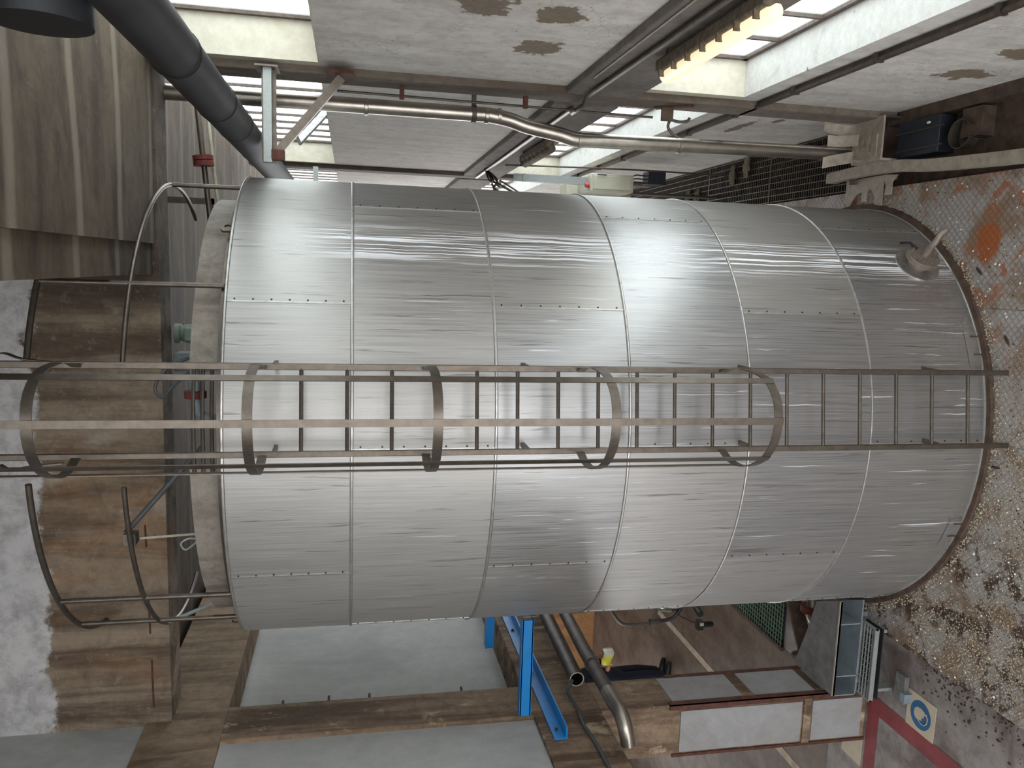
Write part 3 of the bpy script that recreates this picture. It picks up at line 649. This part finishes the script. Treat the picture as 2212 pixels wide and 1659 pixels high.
MB().box(1.41, 1.53, 7.225, 7.255, 2.22, 2.33).build('hook_block', M['rust_dark'], rd)
MB().tube(spline([(1.43, 7.24, 2.24), (1.36, 7.24, 2.26), (1.3, 7.23, 2.22), (1.27, 7.22, 2.16)]), .014, 8).build('hook_prong', M['steel_dark'], rd)
MB().tube(spline([(1.43, 7.24, 2.26), (1.41, 7.24, 2.16), (1.42, 7.23, 2.08), (1.45, 7.22, 2.06)]), .014, 8).build('hook_prong', M['steel_dark'], rd)
# fluorescent fittings under the beam
def fitting(y0, y1, x, z, lit, label):
    o = thing('strip_light', label, 'strip light', (x, (y0+y1)/2, z), 'strip lights along the right beam')
    MB().box(x+.01, x+.10, y0, y1, z-.03, z+.07).build('housing', M['housing'], o, .015)
    m = M['tube'] if lit else M['housing']
    MB().tube([(x-.005, y0+.0, z-.01), (x-.005, y0+.03, z-.01), (x-.005, y1-.03, z-.01), (x-.005, y1, z-.01)], [.03, .052, .052, .03], 16).build('diffuser', m, o)
    k = 7
    for i in range(k):
        y = y0+.1+(y1-y0-.2)*i/(k-1); MB().box(x-.03, x+.02, y-.008, y+.008, z+.032, z+.075).build('clip', M['housing'], o)
    for y in (y0+.2, y1-.2): MB().box(x+.09, 1.546, y-.02, y+.02, z, z+.06).build('mount', M['steel_dark'], o)
    return o
fitting(4.1, 5.66, 1.41, 2.94, True, 'lit fluorescent strip light under the near beam by the window')
fitting(9.3, 10.8, 1.42, 2.86, False, 'unlit dusty strip light on the far beam beyond the downpipe')
tag(MB().tube([(1.51, 1.0, 3.1), (1.515, 5.2, 3.1), (1.515, 6.8, 3.12), (1.505, 7.0, 3.12), (1.46, 7.07, 3.12), (1.46, 7.45, 3.12), (1.515, 7.55, 3.1), (1.515, 13.6, 3.08)], .024, 10).build('conduit', M['steel']), 'grey conduit running along the right wall beam above the lamps', 'conduit')
tag(MB().tube([(1.535, -2, 3.235), (1.535, 6.4, 3.235)], .006, 6).build('thin_cable', M['hose']), 'thin pale cable along the upper edge of the near beam', 'cable')
tr = thing('cable_rail', 'slim dark cable rail running under the window sills', 'cable rail', (1.58, 5, 1.48))
MB().box(1.57, 1.61, -3, 13.6, 1.455, 1.475).build('rail', M['steel_dark'], tr); MB().box(1.545, 1.57, -3, 13.6, 1.455, 1.495).build('rail_lip', M['steel'], tr)
for y in [2+1.1*i for i in range(11)]: MB().box(1.54, 1.60, y, y+.03, 1.44, 1.51).build('rail_clip', M['steel_dark'], tr)
# cream enclosures, trunking and red button far along the wall
eb = thing('control_cabinet', 'dirty cream control cabinet by the wall with a red button on top', 'cabinet', (1.25, 11, 1.3), 'cream control cabinets')
MB().box(1.12, 1.36, 10.9, 11.5, 1.27, 1.9).build('cabinet_body', M['cream'], eb, .012); MB().box(1.15, 1.33, 10.885, 10.9, 1.31, 1.86).build('cabinet_door', M['cream'], eb, .005)
MB().lathe([(.035, 0), (.035, .05), (.028, .06), (0, .06)], 14, (1.2, 10.95, 1.9)).build('red_button', M['red'], eb)
MB().tube([(1.34, 10.885, 1.8), (1.34, 10.86, 1.8), (1.34, 10.86, 1.68)], .008, 6).build('door_handle', M['black'], eb)
MB().box(1.13, 1.16, 11.1, 11.3, FZ, 1.27).build('cabinet_post', M['steel_dark'], eb)
e2 = thing('control_cabinet', 'second cream cabinet half hidden by the tank behind the first', 'cabinet', (1.05, 11.6, 1.1), 'cream control cabinets')
MB().box(.98, 1.3, 11.6, 12.0, 1.05, 2.05).build('cabinet_body', M['cream'], e2, .012); MB().box(1.0, 1.28, 11.585, 11.6, 1.09, 2.01).build('cabinet_door', M['cream'], e2, .005); MB().box(1.0, 1.03, 11.75, 11.85, FZ, 1.05).build('cabinet_post', M['steel_dark'], e2)
t2 = thing('cable_trunking', 'pale galvanised trunking standing above the cream cabinet', 'trunking', (1.26, 11.1, 2.0))
MB().box(1.21, 1.31, 11.0, 11.08, 1.9, 2.95).build('trunking_body', M['galv'], t2); MB().box(1.205, 1.315, 10.99, 11.0, 2.8, 2.83).build('joint_cover', M['galv'], t2)
tag(MB().tube([(1.4, 10.9, 3.1), (1.42, 10.85, 2.0), (1.43, 10.85, 1.2), (1.43, 10.85, FZ+.03)], .012, 6).build('cabinet_conduit', M['steel_dark']), 'thin dark conduit dropping beside the cream cabinet', 'conduit')
vg = thing('dark_switch_box', 'dark grey switch box below the cream cabinet', 'switch box', (1.36, 11.2, 1.1))
MB().box(1.28, 1.46, 11.1, 11.35, .72, .98).build('box_body', M['dark_blue'], vg, .01)
for i in range(3): MB().tube([(1.3+.05*i, 11.2, .98), (1.3+.05*i, 11.15, 1.15), (1.28+.03*i, 11.2, 1.29)], .01, 6).build('box_cable', M['cable'], vg)
cb = thing('cable_bundle', 'tangled black cables at the foot of the far conduit', 'cables', (1.3, 12.0, 2.9))
for i in range(6):
    a = random.uniform(0, 6); MB().tube(spline([(1.545, 12.6, 3.1), (1.3+.06*math.sin(a), 12.3, 3.0+.08*math.cos(a)), (1.2+.1*math.cos(a*2), 12.0, 2.95+.1*math.sin(a)), (1.05, 12.0, 2.7-.05*i)]), .014, 6).build('cable', M['steel_dark'], cb)
fp = thing('ceiling_pipe', 'pair of thin pipes under the far ceiling with a red flange', 'pipe', (.9, 8.7, 6.5))
MB().tube([(1.55, 8.6, 6.62), (.5, 8.6, 6.52), (-.3, 8.6, 6.45)], .028, 10).build('pipe_run', M['steel'], fp); MB().tube([(1.55, 8.72, 6.55), (.5, 8.72, 6.45), (-.3, 8.72, 6.38)], .018, 8).build('pipe_run', M['hose'], fp)
MB().lathe([(.03, -.05), (.1, -.05), (.1, -.008), (.09, 0), (.1, .008), (.1, .05), (.03, .05)], 16, (.97, 8.6, 6.565), (1, 0, .1)).build('flange', M['red_flange'], fp)
tag(MB().box(-.1, .62, 8.75, 8.8, 6.5, 6.56).box(.56, .62, 8.75, 8.8, 6.5, 7.0).build('ceiling_channel', M['steel_dark']), 'dark steel channel hung under the far ceiling', 'bracket')

# ------------------------------------------------------------------ trench, grating, gloves and scrap on the right
struct(MB().box(.92, 1.61, 2.0, 7.75, FZ, FZ+.006).build('floor_trench', M['rust_dark']))
struct(MB().box(1.5, 1.61, 2.0, 7.2, FZ, .02).build('baseboard_right', M['rust_dark']))
gt = thing('floor_grating', 'black bar grating along the foot of the right wall', 'grating', (1.26, 10.5, FZ))
MB().box(.93, 1.6, 7.76, 15.5, FZ, FZ+.004).build('grating_bed', M['black'], gt)
for i in range(9): x = .96+.078*i; MB().box(x-.004, x+.004, 7.76, 15.5, FZ+.004, FZ+.03).build('bearing_bar', M['steel'], gt)
mb = MB(); y = 7.8
while y < 15.4: mb.box(.93, 1.6, y-.004, y+.004, FZ+.004, FZ+.024); y += .05
o = mb.build('cross_bars', M['steel_dark'], gt); o['kind'] = 'stuff'
MB().box(.93, 1.6, 9.6, 9.615, FZ+.02, FZ+.032).build('panel_joint', M['steel'], gt); MB().box(.93, 1.6, 11.4, 11.415, FZ+.02, FZ+.032).build('panel_joint', M['steel'], gt)
def glove(x, y, rot, label, s=1.0, flip=1):
    z = FZ+.032; R = Matrix.Rotation(rot, 4, 'Z')
    def T(a, b, c=0): return Vector((x, y, z))+R @ Vector((a*s*flip, b*s, c*s))
    m = MB()
    m.tube([T(0, -.12, .02), T(0, -.06, .024), T(0, -.02, .026), T(0, .04, .024), T(0, .06, .02)], [.034*s, .036*s, .042*s, .042*s, .03*s], 12)
    for i, (fx, ln, dx) in enumerate(((-.03, .075, -.016), (-.01, .09, -.006), (.012, .085, .006), (.032, .065, .018))):
        m.tube([T(fx, .04, .02), T(fx+dx*.5, .04+ln*.6, .022+.006*(i % 2)), T(fx+dx, .05+ln, .014)], [.013*s, .0125*s, .009*s], 8)
    m.tube([T(-.03, -.02, .02), T(-.06, .01, .018), T(-.075, .045, .014)], [.016*s, .014*s, .01*s], 8)
    o = m.build('work_glove', M['cloth_glove']); tag(o, label, 'glove', 'gloves on the black grating'); return o
glove(1.40, 10.62, -1.5, 'dirty work glove on the black grating, fingers toward the tank', 1.0)
glove(1.47, 10.22, 1.5, 'dirty work glove on the black grating, fingers toward the wall', 1.05)
glove(1.2, 12.1, -1.4, 'left glove of the far dirty pair next to the tank edge', 1.0)
glove(1.19, 11.78, -1.7, 'right glove of the far dirty pair next to the tank edge', 1.0, -1)
ct = thing('cable_tray', 'grey steel channel lying along the edge of the dark trench', 'channel', (1.05, 6.5, 0))
path = spline([(1.08, 7.95, .12), (1.10, 7.4, .12), (1.09, 6.9, .11), (1.05, 6.5, .1), (1.02, 6.0, .1), (.99, 5.2, .1), (.97, 3.5, .1)])
MB().strap(path, .10, .012, (1, 0, 0)).build('channel_web', M['scrap'], ct)
MB().strap([p+Vector((-.05, 0, -.03)) for p in path], .07, .008).build('channel_flange', M['scrap'], ct); MB().strap([p+Vector((.05, 0, -.03)) for p in path], .07, .008).build('channel_flange', M['scrap'], ct)
MB().box(1.03, 1.13, 7.93, 8.0, .02, .13).build('channel_end', M['scrap'], ct)
for y in (7.6, 6.2, 5.0, 3.8): MB().box(.99, 1.04, y, y+.05, FZ, .08).build('channel_foot', M['rust_dark'], ct)
sb = thing('steel_scrap_bracket', 'dusty steel plate bracket with slotted strips in the trench', 'bracket', (1.3, 7.3, FZ))
MB().box(1.15, 1.56, 6.98, 7.44, .20, .22).build('top_plate', M['scrap'], sb)
MB().box(1.15, 1.17, 6.98, 7.44, FZ+.006, .20).build('side_plate', M['scrap'], sb); MB().box(1.54, 1.56, 6.98, 7.44, FZ+.006, .20).build('side_plate', M['steel_dark'], sb)
def pl(poly, z, t, name, m, par): return MB().prism(poly, lambda a, b, c: (a, b, z+c), t).build(name, m, par)
pl([(1.19, 7.04), (1.40, 7.04), (1.40, 7.1), (1.36, 7.1), (1.36, 7.13), (1.24, 7.13), (1.24, 7.15), (1.40, 7.15), (1.40, 7.22), (1.3, 7.22), (1.3, 7.24), (1.37, 7.24), (1.37, 7.38), (1.2, 7.42)], .222, .012, 'slotted_strip', M['scrap'], sb)
for (x, yv, q) in ((1.47, 7.5, .5), (1.22, 7.48, -.3), (1.37, 7.42, .1)):
    MB().strap(spline([(x, yv-.12, .25), (x+.03*q, yv-.05, .30), (x+.08*q, yv+.04, .38), (x+.15*q, yv+.08, .46)]), .11, .008, (1, 0, 0)).build('curled_strip', M['scrap'], sb)
MB().tube(spline([(1.22, 7.35, .24), (1.2, 7.3, .28), (1.17, 7.25, .3), (1.16, 7.18, .26)]), .009, 6).build('bent_wire', M['scrap'], sb)
db = thing('dark_blue_case', 'dark blue sheet box lying in the brown trench', 'box', (1.3, 6.7, FZ))
MB().box(1.16, 1.49, 6.42, 6.97, FZ+.006, .06).build('case_body', M['dark_blue'], db, .01)
for x in (1.22, 1.38): MB().box(x-.006, x+.006, 6.36, 6.98, .06, .075).build('case_strip', M['steel_dark'], db)
tag(MB().ball((1.43, 6.55, .072), .022, 6, (.6, 1.2, .4)).build('white_pebble', M['dropping']), 'white oval speck lying on the dark blue box', 'pebble')
rb = thing('strap_ring', 'open steel strap ring standing in the brown trench', 'ring', (1.27, 6.15, FZ))
pts = [(1.27+.12*math.cos(math.radians(a)), 6.15+.125*math.sin(math.radians(a)), .03) for a in range(-60, 260, 12)]
MB().strap(pts+[(1.2, 5.95, .03)], .1, .006).build('strap', M['steel_dark'], rb); MB().box(1.24, 1.48, 5.98, 6.2, FZ+.006, .02).build('base_plate', M['rust_dark'], rb)
ap = thing('arched_offcut', 'grey steel offcut with arch notches leaning between channel and tank', 'offcut', (.9, 7.3, 0))
arch = [(.74, 7.78), (.74, 7.70), (.82, 7.66), (.89, 7.58), (.90, 7.50), (.80, 7.50), (.80, 7.42), (.90, 7.42), (.92, 7.36), (.86, 7.30), (.74, 7.28), (.74, 7.18), (1.04, 7.16), (1.04, 7.78)]
pl(arch, .015, .012, 'notched_plate', M['scrap'], ap)
a2 = thing('arched_offcut', 'small forked steel offcut on the deck edge next to the notched one', 'offcut', (.95, 7.05, 0))
pl([(.84, 7.12), (.84, 7.02), (.96, 7.02), (1.02, 6.95), (1.04, 7.14), (.98, 7.14), (.93, 7.11)], .03, .012, 'forked_plate', M['scrap'], a2)
MB().box(.98, 1.02, 7.0, 7.1, .0, .03).build('packer', M['rust_dark'], a2)

# ------------------------------------------------------------------ left side steel and pipes
ba = thing('blue_channel', 'bright blue steel channel spanning from the tank to the column', 'channel', (-3.7, 6.95, 3.45))
MB().box(-4.08, -3.15, 6.72, 6.735, 3.48, 3.58).build('web', M['blue'], ba); MB().box(-4.08, -3.15, 6.72, 6.80, 3.57, 3.585).build('flange', M['blue'], ba); MB().box(-4.08, -3.15, 6.72, 6.80, 3.475, 3.49).build('flange', M['blue'], ba)
bb = thing('blue_angle', 'bright blue steel angle bolted along the left beam face', 'angle', (-4.1, 7.5, 3.25))
MB().box(-4.155, -4.14, 6.42, 9.4, 3.2, 3.32).build('vertical_leg', M['blue'], bb); MB().box(-4.14, -4.04, 6.42, 9.4, 3.2, 3.215).build('flat_leg', M['blue'], bb)
for y in (6.55, 7.6, 8.6): MB().lathe([(.02, 0), (.02, .015), (.01, .015), (.01, .025), (0, .025)], 6, (-4.14, y, 3.27), (1, 0, 0)).build('bolt', M['steel'], bb)
bs = thing('blue_stub', 'short blue steel stub peeping out behind the tank', 'bracket', (-4.2, 8.5, 3.5))
MB().box(-4.25, -3.3, 8.42, 8.5, 3.52, 3.60).build('stub_web', M['blue'], bs); MB().box(-4.25, -3.3, 8.40, 8.52, 3.60, 3.615).build('stub_flange', M['blue'], bs)
p1 = thing('open_pipe', 'dark grey pipe under the left beam with an open cut end', 'pipe', (-3.95, 7.8, 2.95))
MB().tube([(-4.0, 7.16, 2.91), (-3.99, 7.6, 2.90), (-3.93, 9.6, 2.87)], .075, 20, False).build('pipe_wall', M['dark_pipe'], p1)
MB().tube([(-4.0, 7.17, 2.91), (-3.93, 9.6, 2.87)], .064, 20, False).build('pipe_bore', M['black'], p1)
MB().lathe([(.064, 0), (.075, 0)], 20, (-4.0, 7.16, 2.91), (0, 1, 0)).build('cut_rim', M['hose'], p1)
p2 = thing('capped_pipe', 'long dark pipe below the open one ending in a shiny bend', 'pipe', (-3.8, 7.5, 2.85))
MB().tube([(-3.78, 6.5, 2.81), (-3.77, 7.4, 2.80), (-3.70, 9.8, 2.74)], .066, 20).build('pipe_run', M['dark_pipe'], p2)
MB().tube(spline([(-3.78, 6.52, 2.81), (-3.785, 6.35, 2.81), (-3.80, 6.2, 2.80), (-3.85, 6.11, 2.79), (-3.93, 6.07, 2.775), (-4.02, 6.06, 2.76)]), .067, 20).build('end_bend', M['stainless'], p2)
for y in (7.02, 8.8): MB().lathe([(.066, 0), (.076, .0), (.076, .03), (.066, .03)], 20, (-3.775, y, 2.803), (0, 1, 0)).build('pipe_clip', M['steel_dark'], p2)
tag(MB().tube(spline([(-4.0, 7.15, 2.96), (-4.06, 7.05, 3.03), (-4.11, 6.9, 3.0), (-4.13, 6.8, 2.98), (-4.135, 6.6, 3.0), (-4.135, 6.2, 2.97), (-4.135, 5.6, 2.97), (-4.135, 4.5, 2.98)]), .018, 8).build('hanging_cable', M['cable']), 'grey cable looping from the open pipe along the left beam', 'cable')
vp = thing('valve_pipework', 'thin pipes with a valve and black hose beside the tank flank', 'valve', (-4.3, 9.2, 1.2))
MB().tube([(-3.72, 9.2, 2.75), (-3.95, 9.2, 2.2), (-4.08, 9.2, 1.45), (-4.12, 9.2, 1.2)], .02, 8).build('thin_pipe', M['hose'], vp); MB().tube([(-4.15, 9.2, 2.0), (-4.12, 9.2, 1.4)], .012, 8).build('thin_pipe', M['rust'], vp)
MB().tube(spline([(-4.02, 9.0, 2.03), (-4.18, 9.0, 1.92), (-4.32, 9.0, 1.8), (-4.35, 9.0, 1.65), (-4.34, 9.0, 1.4), (-4.32, 9.0, 1.3)]), .022, 8).build('bent_tube', M['steel_dark'], vp)
MB().tube(spline([(-4.32, 9.0, 1.3), (-4.3, 9.0, 1.15), (-4.22, 9.0, 1.05), (-4.1, 9.0, 1.0)]), .024, 8).build('black_hose', M['black'], vp)
MB().lathe([(0, -.06), (.045, -.06), (.05, 0), (.045, .06), (0, .06)], 12, (-4.33, 9.0, 1.36), (0, 0, 1)).build('union_nut', M['steel_dark'], vp)
MB().ball((-4.14, 9.1, 1.2), .07, 8, (1, 1, 1.3)).build('valve_body', M['stainless'], vp); MB().box(-4.2, -4.05, 9.0, 9.1, 1.05, 1.12).build('valve_actuator', M['black'], vp); MB().bar((-4.2, 9.05, 1.3), (-4.2, 9.0, 1.14), .02, .015).build('valve_handle', M['green'], vp)
MB().tube([(-4.12, 9.15, 1.2), (-4.12, 9.15, FZ)], .025, 8).build('stand_pipe', M['steel_dark'], vp)
pn = thing('pneumatic_filter', 'small black air filter hanging beside the tank flank', 'air filter', (-4.6, 9.45, .5))
MB().lathe([(0, .0), (.03, .0), (.04, .03), (.04, .14), (.03, .15), (0, .15)], 12, (-4.62, 9.45, .34)).build('filter_bowl', M['black'], pn); MB().box(-4.68, -4.56, 9.4, 9.5, .49, .57).build('filter_head', M['black'], pn)
MB().tube(spline([(-4.6, 9.45, .57), (-4.56, 9.45, .68), (-4.5, 9.4, .76), (-4.4, 9.3, .9), (-4.14, 9.15, 1.05)]), .012, 6).build('air_line', M['rust'], pn); MB().box(-4.61, -4.57, 9.38, 9.4, .5, .55).build('filter_gauge', M['sign_white'], pn)
tag(MB().tube([(-4.35, 9.4, .62), (-4.38, 9.25, .62)], .045, 14).build('black_pipe_stub', M['black']), 'round black pipe stub next to the tank flank', 'pipe')
# green mesh floor panel
gm = thing('green_mesh_panel', 'green wire mesh panel on the floor behind the flanged pipe', 'mesh', (-4.3, 9.2, FZ))
MB().box(-4.5, -3.55, 8.45, 9.9, FZ+.004, FZ+.01).build('dark_pit', M['black'], gm)
m = MB()
for i in range(24): m.box(-4.5, -3.55, 8.47+.06*i-.004, 8.47+.06*i+.004, FZ+.03, FZ+.038)
for i in range(16): m.box(-4.5+.06*i-.004, -4.5+.06*i+.004, 8.45, 9.9, FZ+.028, FZ+.036)
o = m.build('mesh_wires', M['green'], gm); o['kind'] = 'stuff'
MB().box(-4.53, -4.49, 8.43, 9.92, FZ+.004, FZ+.045).build('mesh_frame', M['rust_dark'], gm)
fb = thing('flanged_pipe', 'dark brown flanged pipe lying on the aisle floor by the column', 'pipe', (-4.2, 7.7, FZ))
MB().tube([(-3.5, 8.2, FZ+.17), (-4.05, 7.8, FZ+.17), (-4.2, 7.68, FZ+.17)], .09, 18).build('pipe_body', M['rust_dark'], fb)
for k_ in (0, .05): MB().lathe([(.08, 0), (.165, 0), (.165, .035), (.08, .035)], 24, (-4.16-.04*k_*8, 7.72-.03*k_*8, FZ+.17), (-.8, -.6, 0)).build('flange', M['rust_dark'], fb)
MB().tube([(-4.24, 7.66, FZ+.17), (-4.3, 7.6, FZ+.17)], .06, 16).build('pipe_mouth', M['steel_dark'], fb)
# grey step unit with a grating tread
su = thing('step_unit', 'grey steel step with open front and a grating tread by the column', 'step', (-3.7, 6.7, FZ))
MB().prism([(-4.06, 6.60), (-3.07, 6.60), (-3.24, 7.0), (-3.6, 7.12), (-4.06, 7.3)], lambda a, b, c: (a, b, .43+c), .02).build('top_plate', M['step_plate'], su)
MB().box(-4.06, -3.08, 6.60, 6.62, .43, .455).build('nosing', M['hose'], su)
MB().prism([(-4.06, 6.60), (-3.07, 6.60), (-3.22, 6.95), (-4.06, 6.95)], lambda a, b, c: (a, b, .2+c), .012).build('bottom_plate', M['grey_paint'], su)
MB().box(-4.06, -3.23, 6.93, 6.95, .2, .43).build('back_plate', M['grey_paint'], su)
for x in (-4.06, -3.86, -3.32): MB().box(x, x+.012, 6.60, 6.94, .2, .43).build('stiffener', M['grey_paint'], su)
for x in (-4.05, -3.34): MB().box(x, x+.05, 6.8, 6.86, FZ if x < -3.4 else 0, .2).build('leg', M['grey_paint'], su)
tg = MB().box(-4.02, -3.28, 6.67, 6.69, .16, .2).box(-4.02, -3.28, 6.39, 6.405, .16, .205).box(-4.02, -4.005, 6.39, 6.69, .17, .2).box(-3.295, -3.28, 6.39, 6.69, .17, .2).build('tread_frame', M['galv'], su)
for i in range(1, 7): MB().box(-4.01, -3.29, 6.39+.043*i-.0035, 6.39+.043*i+.0035, .186, .2).build('bearing_bar', M['galv'], su)
for i in range(1, 12): MB().box(-4.01+.06*i-.002, -4.01+.06*i+.002, 6.4, 6.68, .19, .198).build('cross_bar', M['galv'], su)
MB().box(-4.005, -3.295, 6.405, 6.67, .10, .11).build('tread_shade_sheet', M['black'], su)  # black sheet added below the tread, standing in for shade between the bars
MB().box(-3.98, -3.95, 6.49, 6.59, FZ, .18).build('tread_leg', M['galv'], su); MB().box(-3.37, -3.34, 6.49, 6.59, FZ, .18).build('tread_leg', M['galv'], su)
ft = thing('floor_foot_plate', 'small grey welded foot plate on the floor below the step', 'foot plate', (-3.85, 6.5, FZ))
MB().box(-4.0, -3.72, 6.26, 6.4, FZ, FZ+.05).build('foot_block', M['step_plate'], ft, .006); MB().box(-3.95, -3.86, 6.2, 6.26, FZ, FZ+.09).build('foot_web', M['grey_paint'], ft)

# ------------------------------------------------------------------ person in the aisle
PX, PY = -6.62, 11.85
pr = thing('person', 'person in dark navy work clothes standing behind the column', 'person', (PX, PY, FZ))
def skin(name, chain, mat, parent, root=0, sub=2):
    """chain: list of (pos, radius, parent index)"""
    me = bpy.data.meshes.new(name); me.from_pydata([c[0] for c in chain], [(i, c[2]) for i, c in enumerate(chain) if c[2] is not None], [])
    o = bpy.data.objects.new(name, me); C.objects.link(o); me.materials.append(mat)
    sk = o.modifiers.new('skin', 'SKIN'); sk.use_smooth_shade = True
    for i, c in enumerate(chain):
        r = c[1] if isinstance(c[1], tuple) else (c[1], c[1]); me.skin_vertices[0].data[i].radius = r
    me.skin_vertices[0].data[root].use_root = True
    sb = o.modifiers.new('sub', 'SUBSURF'); sb.levels = sub; sb.render_levels = sub
    if parent: attach(o, parent)
    return o
def q(x, y, z): return (PX+x, PY+y, FZ+z)
body = [(q(0, 0, .96), (.17, .17), None), (q(.02, 0, 1.12), (.13, .15), 0), (q(.03, 0, 1.32), (.14, .18), 1), (q(.02, 0, 1.45), (.10, .13), 2), (q(.03, 0, 1.53), .055, 3), (q(.05, 0, 1.58), .055, 4),
        (q(.0, .1, .88), .12, 0), (q(.03, .12, .5), .095, 6), (q(-.02, .13, .1), .075, 7),
        (q(.0, -.1, .88), .12, 0), (q(.05, -.12, .5), .095, 9), (q(.05, -.14, .1), .075, 10),
        (q(.02, .2, 1.42), .065, 3), (q(.04, .25, 1.15), .052, 12), (q(.22, .22, 1.14), .042, 13),
        (q(.02, -.2, 1.42), .065, 3), (q(.04, -.26, 1.16), .052, 15), (q(.24, -.2, 1.14), .042, 16)]
skin('body', body, M['trousers'], pr)
for (x, y) in ((-.02, .12), (.03, -.12)):
    b_ = MB(); b_.tube([q(x-.09, y, .05), q(x-.06, y, .055), q(x+.02, y, .06), q(x+.1, y, .05), q(x+.19, y, .04), q(x+.23, y, .036)], [.035, .05, .055, .048, .042, .025], 12)
    b_.tube([q(x, y, .06), q(x, y, .16)], [.05, .052], 12); b_.build('boot', M['boot'], pr)
hd = MB().ball(q(.06, 0, 1.69), .105, 10, (1.0, .78, 1.18)).ball(q(.155, 0, 1.68), .018, 5, (1, .7, 1.4))
for s in (-1, 1): hd.ball(q(.06, .082*s, 1.68), .026, 5, (.7, .4, 1.1))
ho = hd.build('head', M['skin'], pr)
for s in (-1, 1): MB().ball(q(.145, .035*s, 1.71), .011, 5).build('eye', M['black'], ho)
MB().box(PX+.148, PX+.158, PY-.025, PY+.025, FZ+1.625, FZ+1.632).build('mouth', M['red_flange'], ho)
MB().lathe([(.112, -.02), (.115, .02), (.095, .09), (.05, .12), (0, .13)], 20, q(.05, 0, 1.73)).build('hair_cap', M['boot'], pr)
for s in (-1, 1):
    hx, hy, hz = .27, .21*s, 1.13; hb = MB()
    hb.tube([q(hx-.04, hy, hz+.01), q(hx, hy, hz), q(hx+.05, hy-.01*s, hz-.015)], [.03, .04, .032], 10)
    for i in range(4): hb.tube([q(hx+.04, hy+(-.026+.017*i), hz-.015), q(hx+.085, hy+(-.026+.017*i), hz-.025-.003*i), q(hx+.095, hy+(-.024+.016*i), hz-.06)], [.01, .009, .007], 6)
    hb.tube([q(hx+.01, hy-.035*s, hz), q(hx+.05, hy-.06*s, hz-.01), q(hx+.075, hy-.05*s, hz-.025)], [.012, .011, .008], 6)
    hb.build('hand', M['skin'], pr)
bg_ = thing('yellow_bag', 'yellow and clear plastic bag held up by the person behind the pipe', 'bag', q(.36, -.2, .95))
m = MB(); bv = [(0, -.0), (.17, .02), (.16, .15), (.0, .16)]
def bagmesh(a0, a1):
    vs = []; n_ = 6
    for i in range(n_+1):
        u = a0+(a1-a0)*i/n_
        for j in range(10):
            t = 2*math.pi*j/10; vs.append(q(.33+u*.28, -.2+.035*math.cos(t)*(1+.3*math.sin(5*u)), .19+.95+.085*math.sin(t)+.02*math.sin(7*u)))
    fs = [(i*10+j, i*10+(j+1) % 10, (i+1)*10+(j+1) % 10, (i+1)*10+j) for i in range(n_) for j in range(10)]+[tuple(range(10)), tuple(n_*10+j for j in range(10))]
    return MB().add(vs, fs, True)
bagmesh(0, .55).build('yellow_part', M['hivis'], bg_); bagmesh(.55, 1).build('clear_part', M['bag_white'], bg_)

# ------------------------------------------------------------------ feathers on the deck
def feather(x, y, rot, label):
    R = Matrix.Rotation(rot, 4, 'Z'); o = thing('feather', label, 'feather', (x, y, 0), 'feathers on the deck')
    prof = [(-.05, .002), (-.03, .009), (0, .012), (.025, .01), (.045, .003)]
    MB().tube([Vector((x, y, .012)) + R @ Vector((a, .01*math.sin(a*30), 0)) for a, r in prof], [r for a, r in prof], 8).build('vane', M['crumb'], o)
    MB().tube([Vector((x, y, .01)) + R @ Vector((-.08, 0, 0)), Vector((x, y, .012)) + R @ Vector((-.045, 0, 0))], .002, 5).build('quill', M['hose'], o)
feather(.12, 5.83, .6, 'dark feather on the deck below the flanged nozzle')
feather(-.42, 5.46, .4, 'dark feather on the deck right of the ladder foot')
feather(-1.45, 5.42, 1.4, 'dark feather on the deck left of the ladder foot')
